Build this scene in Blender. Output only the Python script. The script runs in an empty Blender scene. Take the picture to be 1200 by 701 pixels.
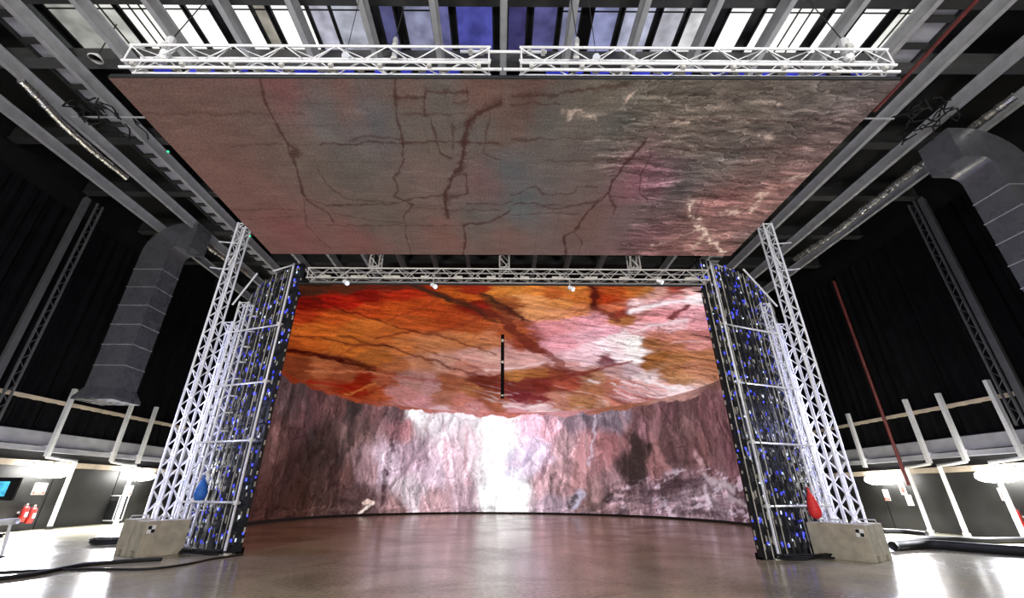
import bpy, math, random
import numpy as np
from mathutils import Vector, Matrix

random.seed(7)
SC = bpy.context.scene
COL = SC.collection
PI = math.pi

# ------------------------------------------------------------------ camera
CAM_H = 1.4
FPX, CX, CY = 492.0, 586.0, 350.5
TH, RO = math.radians(24.7), math.radians(0.35)
RM = Matrix.Rotation(PI/2 + TH, 3, 'X') @ Matrix.Rotation(RO, 3, 'Z')
cam_d = bpy.data.cameras.new('camera')
cam = bpy.data.objects.new('camera', cam_d)
COL.objects.link(cam)
cam.matrix_world = Matrix.Translation((0, 0, CAM_H)) @ RM.to_4x4()
cam_d.sensor_fit = 'HORIZONTAL'
cam_d.sensor_width = 36.0
cam_d.lens = 36.0 * FPX / 1200.0
cam_d.shift_x = (600.0 - CX) / 1200.0
cam_d.clip_end = 200
SC.camera = cam


def survey(px, py, axis, val):
    """measured photo point -> place on the plane axis = val"""
    d = RM @ Vector(((px - CX) / FPX, -(py - CY) / FPX, -1.0))
    o = Vector((0, 0, CAM_H))
    i = 'xyz'.index(axis)
    return o + d * ((val - o[i]) / d[i])


# ------------------------------------------------------------------ materials
def lin(c):
    c = c / 255.0
    return c / 12.92 if c <= 0.04045 else ((c + 0.055) / 1.055) ** 2.4


def rgb(r, g, b):
    return (lin(r), lin(g), lin(b), 1.0)


def mat(name, col, rough=0.5, metal=0.0, vary=0.15, scale=6.0, bump=0.0, col2=None, spec=0.5, rvary=0.1):
    m = bpy.data.materials.new(name)
    m.use_nodes = True
    nt = m.node_tree
    b = nt.nodes['Principled BSDF']
    tc = nt.nodes.new('ShaderNodeTexCoord')
    n = nt.nodes.new('ShaderNodeTexNoise')
    n.inputs['Scale'].default_value = scale
    n.inputs['Detail'].default_value = 6
    nt.links.new(tc.outputs['Object'], n.inputs['Vector'])
    r = nt.nodes.new('ShaderNodeValToRGB')
    c1 = tuple(x * (1 - vary) for x in col[:3]) + (1,)
    c2 = col2 if col2 else tuple(min(1, x * (1 + vary)) for x in col[:3]) + (1,)
    r.color_ramp.elements[0].position = 0.3
    r.color_ramp.elements[1].position = 0.7
    r.color_ramp.elements[0].color = c1
    r.color_ramp.elements[1].color = c2
    nt.links.new(n.outputs['Fac'], r.inputs['Fac'])
    nt.links.new(r.outputs['Color'], b.inputs['Base Color'])
    mr = nt.nodes.new('ShaderNodeMapRange')
    mr.inputs['To Min'].default_value = max(0.02, rough - rvary)
    mr.inputs['To Max'].default_value = min(1, rough + rvary)
    nt.links.new(n.outputs['Fac'], mr.inputs['Value'])
    nt.links.new(mr.outputs['Result'], b.inputs['Roughness'])
    b.inputs['Metallic'].default_value = metal
    b.inputs['Specular IOR Level'].default_value = spec
    if bump:
        bp = nt.nodes.new('ShaderNodeBump')
        bp.inputs['Strength'].default_value = bump
        bp.inputs['Distance'].default_value = 0.02
        nt.links.new(n.outputs['Fac'], bp.inputs['Height'])
        nt.links.new(bp.outputs['Normal'], b.inputs['Normal'])
    return m


def glow(name, col, strength, vary=0.0, scale=3.0):
    m = bpy.data.materials.new(name)
    m.use_nodes = True
    nt = m.node_tree
    nt.nodes.clear()
    out = nt.nodes.new('ShaderNodeOutputMaterial')
    e = nt.nodes.new('ShaderNodeEmission')
    e.inputs['Strength'].default_value = strength
    tc = nt.nodes.new('ShaderNodeTexCoord')
    n = nt.nodes.new('ShaderNodeTexNoise')
    n.inputs['Scale'].default_value = scale
    nt.links.new(tc.outputs['Object'], n.inputs['Vector'])
    r = nt.nodes.new('ShaderNodeValToRGB')
    r.color_ramp.elements[0].position = 0.35
    r.color_ramp.elements[1].position = 0.65
    r.color_ramp.elements[0].color = tuple(x * (1 - vary) for x in col[:3]) + (1,)
    r.color_ramp.elements[1].color = tuple(x * (1 + vary) for x in col[:3]) + (1,)
    nt.links.new(n.outputs['Fac'], r.inputs['Fac'])
    nt.links.new(r.outputs['Color'], e.inputs['Color'])
    nt.links.new(e.outputs['Emission'], out.inputs['Surface'])
    return m


def screen_mat(name, strength, grain, gscale):
    """LED picture: per-point colours of the shown picture times pixel grain"""
    m = bpy.data.materials.new(name)
    m.use_nodes = True
    nt = m.node_tree
    nt.nodes.clear()
    out = nt.nodes.new('ShaderNodeOutputMaterial')
    e = nt.nodes.new('ShaderNodeEmission')
    e.inputs['Strength'].default_value = strength
    a = nt.nodes.new('ShaderNodeAttribute')
    a.attribute_name = 'picture'
    tc = nt.nodes.new('ShaderNodeTexCoord')
    n = nt.nodes.new('ShaderNodeTexNoise')
    n.inputs['Scale'].default_value = gscale
    n.inputs['Detail'].default_value = 2
    nt.links.new(tc.outputs['Object'], n.inputs['Vector'])
    mr = nt.nodes.new('ShaderNodeMapRange')
    mr.inputs['From Min'].default_value = 0.3
    mr.inputs['From Max'].default_value = 0.7
    mr.inputs['To Min'].default_value = 1 - grain
    mr.inputs['To Max'].default_value = 1 + grain
    nt.links.new(n.outputs['Fac'], mr.inputs['Value'])
    mx = nt.nodes.new('ShaderNodeVectorMath')
    mx.operation = 'SCALE'
    nt.links.new(a.outputs['Color'], mx.inputs[0])
    nt.links.new(mr.outputs['Result'], mx.inputs['Scale'])
    nt.links.new(mx.outputs['Vector'], e.inputs['Color'])
    nt.links.new(e.outputs['Emission'], out.inputs['Surface'])
    return m


M = {}
M['alu'] = mat('aluminium', (0.92, 0.92, 0.93, 1), 0.3, 0.05, 0.06, 9)
M['alu_dull'] = mat('dull_aluminium', (0.66, 0.65, 0.62, 1), 0.4, 0.15, 0.12, 9)
M['galv'] = mat('galvanised_steel', (0.84, 0.84, 0.85, 1), 0.35, 0.15, 0.1, 14)
M['beam'] = mat('painted_beam', (0.42, 0.42, 0.435, 1), 0.5, 0.0, 0.14, 3)
M['beam_dark'] = mat('dark_purlin', (0.028, 0.028, 0.028, 1), 0.6, 0.0, 0.2, 3)
M['beam_mid'] = mat('grey_cross_beam', (0.075, 0.075, 0.075, 1), 0.6, 0.0, 0.2, 3)
M['column'] = mat('dark_grey_column', (0.10, 0.10, 0.105, 1), 0.6, 0.0, 0.2, 3)
M['black'] = mat('black_paint', (0.005, 0.005, 0.005, 1), 0.6, 0.0, 0.3, 4)
M['black_board'] = mat('black_board', (0.016, 0.016, 0.0155, 1), 0.55, 0.0, 0.25, 2.5)
M['drape'] = mat('black_drape', (0.0045, 0.0045, 0.0055, 1), 0.95, 0.0, 0.4, 1.2, spec=0.1)
M['rubber'] = mat('black_rubber', (0.013, 0.013, 0.013, 1), 0.6, 0.0, 0.2, 8, spec=0.3)
M['panel_back'] = mat('panel_back', (0.018, 0.019, 0.022, 1), 0.55, 0.1, 0.3, 8, spec=0.3)
M['power_box'] = mat('power_box', (0.05, 0.05, 0.055, 1), 0.5, 0.1, 0.3, 8, spec=0.3)
M['plate'] = mat('pale_plate', (0.62, 0.6, 0.52, 1), 0.5, 0.1, 0.15, 8)
M['module_plate'] = mat('module_plate', (0.46, 0.44, 0.38, 1), 0.5, 0.1, 0.5, 3)
M['concrete'] = mat('cast_concrete', (0.40, 0.36, 0.28, 1), 0.85, 0.0, 0.2, 5, bump=0.35)
M['foil'] = mat('crinkled_foil', (0.85, 0.84, 0.8, 1), 0.25, 0.9, 0.1, 14, bump=1.0)
M['duct'] = mat('sheet_metal_duct', (0.20, 0.20, 0.22, 1), 0.28, 0.5, 0.1, 2.5)
M['wood'] = mat('pale_timber', (0.55, 0.46, 0.36, 1), 0.6, 0.0, 0.18, 3)
M['ledge'] = mat('grey_cladding', (0.40, 0.40, 0.44, 1), 0.5, 0.0, 0.2, 1.5)
M['red'] = mat('red_paint', (0.5, 0.02, 0.015, 1), 0.35, 0.0, 0.12, 5)
M['dark_red'] = mat('dark_red_pipe', (0.16, 0.03, 0.025, 1), 0.45, 0.0, 0.2, 5)
M['bag_red'] = mat('red_fabric', (0.75, 0.03, 0.03, 1), 0.6, 0.0, 0.2, 20, bump=0.4)
M['bag_blue'] = mat('blue_fabric', (0.02, 0.14, 0.55, 1), 0.6, 0.0, 0.25, 20, bump=0.4)
M['white'] = mat('white_plastic', (0.85, 0.85, 0.83, 1), 0.4, 0.0, 0.04, 5)
M['sign_red'] = mat('sign_red', (0.7, 0.06, 0.04, 1), 0.5, 0.0, 0.05, 5)
M['sign_orange'] = mat('sign_orange', (0.85, 0.3, 0.06, 1), 0.5, 0.0, 0.05, 5)
M['lamp'] = glow('lamp_diffuser', (1, 0.98, 0.94, 1), 30, 0.03)
M['globe'] = glow('round_lamp', (0.9, 0.92, 1, 1), 0.8, 0.1)
M['spot_lens'] = glow('spot_lens', (0.7, 0.78, 1, 1), 1.6, 0.1)
M['led_blue'] = glow('blue_status_light', (0.07, 0.09, 1, 1), 1.6, 0.5, 1.5)
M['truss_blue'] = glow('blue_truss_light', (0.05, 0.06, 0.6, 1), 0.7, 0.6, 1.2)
M['led_white'] = glow('white_status_light', (0.7, 0.8, 1, 1), 1.2, 0.3, 1.5)
M['led_green'] = glow('green_status_light', (0.05, 1, 0.4, 1), 1.5)
M['display'] = glow('monitor_picture', (0.1, 0.6, 0.9, 1), 1.1, 0.3, 6)


# ------------------------------------------------------------------ mesh builder
class MB:
    def __init__(s):
        s.v, s.f = [], []

    def add(s, vs, fs):
        o = len(s.v)
        s.v += [tuple(v) for v in vs]
        s.f += [tuple(i + o for i in f) for f in fs]

    def box(s, c, size, ax=None):
        c = Vector(c)
        X, Y, Z = ax if ax else (Vector((1, 0, 0)), Vector((0, 1, 0)), Vector((0, 0, 1)))
        hx, hy, hz = size[0] / 2, size[1] / 2, size[2] / 2
        vs = [c + X * (i * hx) + Y * (j * hy) + Z * (k * hz) for k in (-1, 1) for j in (-1, 1) for i in (-1, 1)]
        s.add(vs, [(0, 2, 3, 1), (4, 5, 7, 6), (0, 1, 5, 4), (2, 6, 7, 3), (0, 4, 6, 2), (1, 3, 7, 5)])
        return s

    def path(s, pts, r, n=8, cap=True):
        pts = [Vector(p) for p in pts]
        rs = r if isinstance(r, (list, tuple)) else [r] * len(pts)
        rings = []
        up = None
        for i, p in enumerate(pts):
            d = (pts[min(i + 1, len(pts) - 1)] - pts[max(i - 1, 0)]).normalized()
            if up is None:
                up = Vector((0, 0, 1)) if abs(d.z) < 0.9 else Vector((0, 1, 0))
            a = d.cross(up).normalized()
            b = a.cross(d).normalized()
            up = b
            rings.append([p + (a * math.cos(2 * PI * k / n) + b * math.sin(2 * PI * k / n)) * rs[i] for k in range(n)])
        vs = [v for g in rings for v in g]
        fs = []
        for i in range(len(pts) - 1):
            for k in range(n):
                k2 = (k + 1) % n
                fs.append((i * n + k, i * n + k2, (i + 1) * n + k2, (i + 1) * n + k))
        if cap:
            fs.append(tuple(range(n)))
            fs.append(tuple(reversed(range((len(pts) - 1) * n, len(pts) * n))))
        s.add(vs, fs)
        return s

    def tube(s, a, b, r, n=8):
        return s.path([a, b], r, n)

    def prism(s, poly, dirv):
        n = len(poly)
        d = Vector(dirv)
        vs = [Vector(p) for p in poly] + [Vector(p) + d for p in poly]
        fs = [tuple(reversed(range(n))), tuple(range(n, 2 * n))]
        fs += [(i, (i + 1) % n, n + (i + 1) % n, n + i) for i in range(n)]
        s.add(vs, fs)
        return s

    def sweep(s, pts, prof):
        """prof: list of (X axis vec, half w, Y axis vec, half h) per point -> rectangular duct"""
        vs, fs = [], []
        for p, (X, w, Y, h) in zip(pts, prof):
            p = Vector(p)
            vs += [p - X * w - Y * h, p + X * w - Y * h, p + X * w + Y * h, p - X * w + Y * h]
        for i in range(len(pts) - 1):
            for k in range(4):
                fs.append((i * 4 + k, i * 4 + (k + 1) % 4, i * 4 + 4 + (k + 1) % 4, i * 4 + 4 + k))
        fs.append((3, 2, 1, 0))
        e = (len(pts) - 1) * 4
        fs.append((e, e + 1, e + 2, e + 3))
        s.add(vs, fs)
        return s

    def build(s, name, material, parent=None, loc=None, smooth=False):
        off = Vector((0, 0, 0))
        if parent is not None:
            r = parent
            while r.parent:
                r = r.parent
            off = Vector(r.location)
        elif loc is not None:
            off = Vector(loc)
        me = bpy.data.meshes.new(name)
        me.from_pydata([(v[0] - off.x, v[1] - off.y, v[2] - off.z) for v in s.v], [], s.f)
        me.materials.append(material)
        if smooth:
            for p in me.polygons:
                p.use_smooth = True
        me.update()
        o = bpy.data.objects.new(name, me)
        COL.objects.link(o)
        if parent is not None:
            o.parent = parent
        elif loc is not None:
            o.location = loc
        return o


def tag(o, label=None, cat=None, group=None, kind=None):
    if label:
        o['label'] = label
    if cat:
        o['category'] = cat
    if group:
        o['group'] = group
    if kind:
        o['kind'] = kind
    return o


def thing(name, label, cat, loc, group=None):
    o = bpy.data.objects.new(name, None)
    o.empty_display_size = 0.2
    COL.objects.link(o)
    o.location = loc
    return tag(o, label, cat, group)


def struct(name, mb, m):
    return tag(mb.build(name, m), kind='structure')


def fix_normals(o):
    import bmesh
    bm = bmesh.new()
    bm.from_mesh(o.data)
    bmesh.ops.recalc_face_normals(bm, faces=bm.faces)
    bm.to_mesh(o.data)
    bm.free()


def bevel(o, w, seg=2):
    md = o.modifiers.new('bevel', 'BEVEL')
    md.width = w
    md.segments = seg
    md.limit_method = 'ANGLE'
    return o


# ------------------------------------------------------------------ numpy noise
def _lat(seed, n=256):
    return np.random.RandomState(seed).rand(n, n)


def vnoise(x, y, seed):
    L = _lat(seed)
    xi = np.floor(x).astype(int)
    yi = np.floor(y).astype(int)
    fx, fy = x - xi, y - yi
    fx = fx * fx * (3 - 2 * fx)
    fy = fy * fy * (3 - 2 * fy)
    a = L[xi % 256, yi % 256]
    b = L[(xi + 1) % 256, yi % 256]
    c = L[xi % 256, (yi + 1) % 256]
    d = L[(xi + 1) % 256, (yi + 1) % 256]
    return (a * (1 - fx) + b * fx) * (1 - fy) + (c * (1 - fx) + d * fx) * fy


def fbm(x, y, seed, octv=5, gain=0.55):
    s, a, t = 0, 1.0, 0
    for k in range(octv):
        s = s + a * vnoise(x * 2 ** k + 17.3 * k, y * 2 ** k + 5.1 * k, seed + k)
        t += a
        a *= gain
    return s / t


def ridged(x, y, seed, octv=4):
    s, a, t = 0, 1.0, 0
    for k in range(octv):
        s = s + a * (1 - np.abs(2 * vnoise(x * 2 ** k + 9.7 * k, y * 2 ** k + 3.3 * k, seed + k) - 1))
        t += a
        a *= 0.55
    return s / t


def cells(x, y, seed):
    """worley: returns (distance to border approx, id value)"""
    xi, yi = np.floor(x).astype(int), np.floor(y).astype(int)
    L1, L2, L3 = _lat(seed), _lat(seed + 1), _lat(seed + 2)
    d1 = np.full(x.shape, 9.0)
    d2 = np.full(x.shape, 9.0)
    idv = np.zeros(x.shape)
    for i in (-1, 0, 1):
        for j in (-1, 0, 1):
            a, b = (xi + i) % 256, (yi + j) % 256
            d = np.hypot(xi + i + L1[a, b] - x, yi + j + L2[a, b] - y)
            new = d < d1
            d2 = np.where(new, d1, np.minimum(d2, d))
            idv = np.where(new, L3[a, b], idv)
            d1 = np.where(new, d, d1)
    return d2 - d1, idv


def relief(h, kx=1.0, ky=0.6):
    gy, gx = np.gradient(h)
    g = kx * gx + ky * gy
    return g / (g.std() + 1e-9)


def terraces(n, steps, wd=0.10):
    """layered rock: returns dark ledge lines, light ledge lips, layer tone"""
    t = n * steps
    f = t - np.floor(t)
    tone = _lat(5)[np.floor(t).astype(int) % 256, 3]
    return np.exp(-(f / wd) ** 2), np.exp(-((1 - f) / wd) ** 2), tone


def seg_dist(x, y, pts):
    best = np.full(x.shape, 1e9)
    for (x0, y0), (x1, y1) in zip(pts[:-1], pts[1:]):
        dx, dy = x1 - x0, y1 - y0
        L = dx * dx + dy * dy + 1e-9
        t = np.clip(((x - x0) * dx + (y - y0) * dy) / L, 0, 1)
        best = np.minimum(best, np.hypot(x - x0 - t * dx, y - y0 - t * dy))
    return best


def sm(a, b, x):
    t = np.clip((x - a) / (b - a), 0, 1)
    return t * t * (3 - 2 * t)


def scatter_color(x, y, ctrl, power=3.5, eps=0.02):
    """ctrl: list of (u, v, r, g, b) -> smooth patchwork of colours (linear)"""
    num = np.zeros(x.shape + (3,))
    den = np.zeros(x.shape)
    for u, v, r, g, b in ctrl:
        w = 1.0 / ((x - u) ** 2 + (y - v) ** 2 + eps) ** (power / 2)
        c = np.array([lin(min(r, 255)) * max(1, r / 255), lin(min(g, 255)) * max(1, g / 255), lin(min(b, 255)) * max(1, b / 255)])
        num += w[..., None] * c
        den += w
    return num / den[..., None]


def grid_object(name, co, color, material, parent):
    """co: (ny, nx, 3) positions, color: (ny, nx, 3)"""
    ny, nx, _ = co.shape
    r = parent
    while r.parent:
        r = r.parent
    co = co - np.array(r.location)[None, None, :]
    me = bpy.data.meshes.new(name)
    me.vertices.add(nx * ny)
    me.vertices.foreach_set('co', co.astype(np.float32).ravel())
    i = np.arange(nx * ny).reshape(ny, nx)
    q = np.stack([i[:-1, :-1], i[:-1, 1:], i[1:, 1:], i[1:, :-1]], -1).reshape(-1, 4)
    me.loops.add(q.size)
    me.loops.foreach_set('vertex_index', q.astype(np.int32).ravel())
    me.polygons.add(len(q))
    me.polygons.foreach_set('loop_start', (np.arange(len(q)) * 4).astype(np.int32))
    me.polygons.foreach_set('loop_total', np.full(len(q), 4, np.int32))
    at = me.color_attributes.new('picture', 'FLOAT_COLOR', 'POINT')
    c4 = np.concatenate([np.clip(color, 0, 6), np.ones((ny, nx, 1))], -1)
    at.data.foreach_set('color', c4.astype(np.float32).ravel())
    me.materials.append(material)
    me.update(calc_edges=True)
    me.validate()
    o = bpy.data.objects.new(name, me)
    COL.objects.link(o)
    o.parent = parent
    return o


# ================================================================== SETTING
XL, XR, YB, ZR = -17.9, 17.9, 37.0, 13.8
fl = MB().box((0, 14.5, -0.1), (36.4, 47, 0.2))
fm = bpy.data.materials.new('polished_concrete_floor')
fm.use_nodes = True
nt = fm.node_tree
b = nt.nodes['Principled BSDF']
tc = nt.nodes.new('ShaderNodeTexCoord')
mp = nt.nodes.new('ShaderNodeMapping')
mp.inputs['Scale'].default_value = (0.35, 0.35, 1)
nt.links.new(tc.outputs['Object'], mp.inputs['Vector'])
n1 = nt.nodes.new('ShaderNodeTexNoise')
n1.inputs['Scale'].default_value = 1.3
n1.inputs['Detail'].default_value = 9
n1.inputs['Roughness'].default_value = 0.62
n1.inputs['Distortion'].default_value = 0.8
nt.links.new(mp.outputs['Vector'], n1.inputs['Vector'])
n2 = nt.nodes.new('ShaderNodeTexNoise')
n2.inputs['Scale'].default_value = 14
n2.inputs['Detail'].default_value = 8
nt.links.new(tc.outputs['Object'], n2.inputs['Vector'])
mixn = nt.nodes.new('ShaderNodeMath')
mixn.operation = 'MULTIPLY_ADD'
mixn.inputs[1].default_value = 0.35
nt.links.new(n2.outputs['Fac'], mixn.inputs[0])
sc_ = nt.nodes.new('ShaderNodeMath')
sc_.operation = 'MULTIPLY'
sc_.inputs[1].default_value = 0.65
nt.links.new(n1.outputs['Fac'], sc_.inputs[0])
nt.links.new(sc_.outputs[0], mixn.inputs[2])
cr = nt.nodes.new('ShaderNodeValToRGB')
cr.color_ramp.elements[0].position = 0.40
cr.color_ramp.elements[1].position = 0.60
cr.color_ramp.elements[0].color = (0.22, 0.205, 0.14, 1)
cr.color_ramp.elements[1].color = (0.56, 0.52, 0.38, 1)
nt.links.new(mixn.outputs[0], cr.inputs['Fac'])
nt.links.new(cr.outputs['Color'], b.inputs['Base Color'])
rr = nt.nodes.new('ShaderNodeMapRange')
rr.inputs['From Min'].default_value = 0.35
rr.inputs['From Max'].default_value = 0.65
rr.inputs['To Min'].default_value = 0.28
rr.inputs['To Max'].default_value = 0.12
nt.links.new(mixn.outputs[0], rr.inputs['Value'])
nt.links.new(rr.outputs['Result'], b.inputs['Roughness'])
bp = nt.nodes.new('ShaderNodeBump')
bp.inputs['Strength'].default_value = 0.12
bp.inputs['Distance'].default_value = 0.01
nt.links.new(n1.outputs['Fac'], bp.inputs['Height'])
nt.links.new(bp.outputs['Normal'], b.inputs['Normal'])
b.inputs['Specular IOR Level'].default_value = 0.6
struct('floor', fl, fm)
struct('wall_left', MB().box((XL - 0.15, 14.5, ZR / 2), (0.3, 47, ZR)), M['black'])
struct('wall_right', MB().box((XR + 0.15, 14.5, ZR / 2), (0.3, 47, ZR)), M['black'])
struct('wall_back', MB().box((0, YB + 0.15, ZR / 2), (36.4, 0.3, ZR)), M['black'])
struct('ceiling', MB().box((0, 14.5, ZR + 0.15), (36.4, 47, 0.3)), M['black'])

# ---- rooflights between the beams
def roof_pt(px, py):
    return survey(px, py, 'z', ZR - 0.06)

LIGHTS = [  # x0, x1 (photo), colour, bars
    (14, 62, (60, 62, 60), 0), (72, 112, (150, 150, 145), 0), (117, 150, (205, 205, 198), 1),
    (156, 191, (240, 240, 232), 2), (198, 226, (255, 255, 250), 0), (231, 256, (255, 255, 255), 0),
    (276, 303, (255, 255, 255), 0), (306, 321, (150, 145, 135), 0), (326, 366, (245, 243, 240), 1),
    (369, 392, (175, 175, 190), 0), (394, 437, (170, 172, 185), 0), (448, 465, (78, 78, 118), 0),
    (475, 507, (136, 138, 166), 0), (511, 528, (92, 92, 138), 0), (535, 578, (72, 74, 150), 0), (595, 617, (60, 56, 100), 0),
    (624, 652, (82, 80, 128), 0), (657, 679, (126, 128, 158), 0), (693, 722, (134, 138, 176), 0), (728, 764, (175, 178, 200), 0),
    (771, 797, (180, 180, 190), 0), (803, 828, (205, 205, 208), 0), (848, 875, (255, 255, 255), 0), (888, 908, (255, 255, 255), 0),
    (913, 955, (250, 250, 245), 2), (966, 993, (255, 255, 255), 0), (1000, 1030, (255, 255, 255), 0), (1041, 1072, (235, 235, 228), 2),
    (1078, 1100, (185, 185, 178), 0)]
nwin = 0
for (a, c, colr, bars) in LIGHTS:
    nwin += 1
    p0, p1 = roof_pt(a, 30), roof_pt(c, 30)
    yA, yB = 7.0, 8.8
    fr = MB()
    z = ZR - 0.03
    x0, x1 = p0.x, p1.x
    for (cx_, cy_, sx, sy) in ((x0, (yA + yB) / 2, 0.05, yB - yA), (x1, (yA + yB) / 2, 0.05, yB - yA),
                               ((x0 + x1) / 2, yA, x1 - x0, 0.05), ((x0 + x1) / 2, yB, x1 - x0, 0.05)):
        fr.box((cx_, cy_, z), (sx, sy, 0.06))
    w = struct('window_%d' % nwin, fr, M['beam_dark'])
    mm = glow('rooflight_%d' % nwin, rgb(*colr), 1.3 if colr[0] > 235 else 1.0, 0.12 if colr[0] > 235 else 0.32, 1.6)
    MB().box(((x0 + x1) / 2, (yA + yB) / 2, ZR - 0.012), (x1 - x0, yB - yA, 0.02)).build('pane', mm, w)
    if colr[0] > 100:
        gb = MB()
        gb.box(((x0 + x1) / 2, yA + 0.38, z), (x1 - x0, 0.03, 0.05))
        for k in range(bars):
            gb.box((x0 + (x1 - x0) * (k + 1) / (bars + 1), (yA + yB) / 2, z), (0.035, yB - yA, 0.05))
        gb.build('glazing_bar', M['beam_dark'], w)

# ---- roof beams and purlins
ORD = ['first', 'second', 'third', 'fourth', 'fifth', 'sixth', 'seventh', 'eighth', 'ninth', 'tenth', 'eleventh', 'twelfth',
       'thirteenth', 'fourteenth', 'fifteenth', 'sixteenth', 'seventeenth', 'eighteenth', 'nineteenth']
BZ = 12.5
beam_x = [0.05 + 1.8 * k for k in range(-9, 10)]
for i, x in enumerate(beam_x):
    mb = MB()
    y0, y1 = 2.0, 36.9
    L, yc = y1 - y0, (y0 + y1) / 2
    mb.box((x, yc, BZ + 0.0125), (0.15, L, 0.025))
    mb.box((x, yc, BZ + 0.20), (0.03, L, 0.35))
    mb.box((x, yc, BZ + 0.3875), (0.2, L, 0.025))
    if i < 9:
        lb = 'grey steel roof beam running into the hall, %s from the left wall' % ORD[i]
    elif i == 9:
        lb = 'grey steel roof beam running straight down the middle of the roof'
    else:
        lb = 'grey steel roof beam running into the hall, %s from the right wall' % ORD[18 - i]
    o = tag(mb.build('roof_beam', M['beam'], None, (x, yc, BZ)), lb, 'beam', 'grey beams along the roof')
for i, y in enumerate((6.6, 8.45, 11.5, 14.5, 17.5, 20.5, 23.5, 26.5, 29.5, 32.5, 35.5)):
    mb = MB().box((0, y, 13.2), (35.6, 0.22, 0.5)).box((0, y, 12.93), (35.6, 0.34, 0.04))
    m_ = M['beam_mid'] if i == 1 else M['beam_dark']
    lb = ['dark cross beam in front of the row of rooflights', 'lighter grey cross beam just behind the row of rooflights'][i] if i < 2 else \
        'dark cross beam of the roof, %s behind the row of rooflights' % ORD[i - 1]
    tag(mb.build('cross_beam', m_, None, (0, y, 13.2)), lb, 'beam', 'cross beams under the roof')

# ---- side wall cladding, ledges, rails
SX = {'left': -1, 'right': 1}
ntrim = 0
for side, s in SX.items():
    xw = s * 17.9
    Y0, Y1 = 6.0, 36.5
    L, yc = Y1 - Y0, (Y0 + Y1) / 2

    def strip(zlo, zhi, th, m_):
        global ntrim
        ntrim += 1
        struct('trim_%d' % ntrim, MB().box((xw - s * th / 2, yc, (zlo + zhi) / 2), (th, L, zhi - zlo)), m_)
    for k in range(10):   # black boards under the ledge
        ntrim += 1
        yy = 6 + 3.05 * k
        struct('trim_%d' % ntrim, MB().box((xw - s * 0.10, yy + 1.515, 1.10), (0.2, 3.0, 2.18)), M['black_board'])
    strip(2.2, 2.40, 0.30, M['wood'])
    strip(2.40, 2.72, 0.12, M['black_board'])
    strip(2.72, 2.90, 0.42, M['ledge'])
    strip(2.94, 3.42, 0.30, M['ledge'])
    strip(4.50, 4.62, 0.36, M['wood'])
    # drapes above
    n = 9
    for k in range(n):
        ya, yb = 7.0 + 3.2 * k, 7.0 + 3.2 * (k + 1) - 0.1
        prof = []
        N = 40
        for j in range(N + 1):
            t = j / N
            off = 0.16 + 0.06 * math.sin(t * 2 * PI * 6 + k) + 0.025 * math.sin(t * 2 * PI * 15)
            prof.append((xw - s * off, ya + (yb - ya) * t))
        mb = MB()
        pts = [Vector((x_, y_, 3.5)) for x_, y_ in prof] + [Vector((xw - s * 0.03, yb, 3.5)), Vector((xw - s * 0.03, ya, 3.5))]
        mb.prism(pts, (0, 0, 8.4))
        dr = tag(mb.build('drape', M['drape'], None, (xw, ya, 3.5)),
                 'tall black drape on the %s wall above the ledge, %s bay from the front' % (side, ORD[k]), 'drape', 'black drapes on the %s wall' % side)
        fix_normals(dr)

# ================================================================== LED CEILING (front, grey rock)
HZ = 7.85
CF = [Vector((-6.78, 5.0, HZ)), Vector((6.86, 4.96, HZ)), Vector((6.88, 10.84, HZ)), Vector((-6.86, 10.88, HZ))]
led_ceiling = thing('led_ceiling', 'large flat LED ceiling panel hung in front, showing dim grey-brown cracked rock', 'screen', (0, 7.9, HZ))


def to_feat_ceiling(px, py):
    p = survey(px, py, 'z', HZ)
    return p.x, p.y * 0.62


def poly_c(pts):
    return [to_feat_ceiling(*p) for p in pts]


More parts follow.
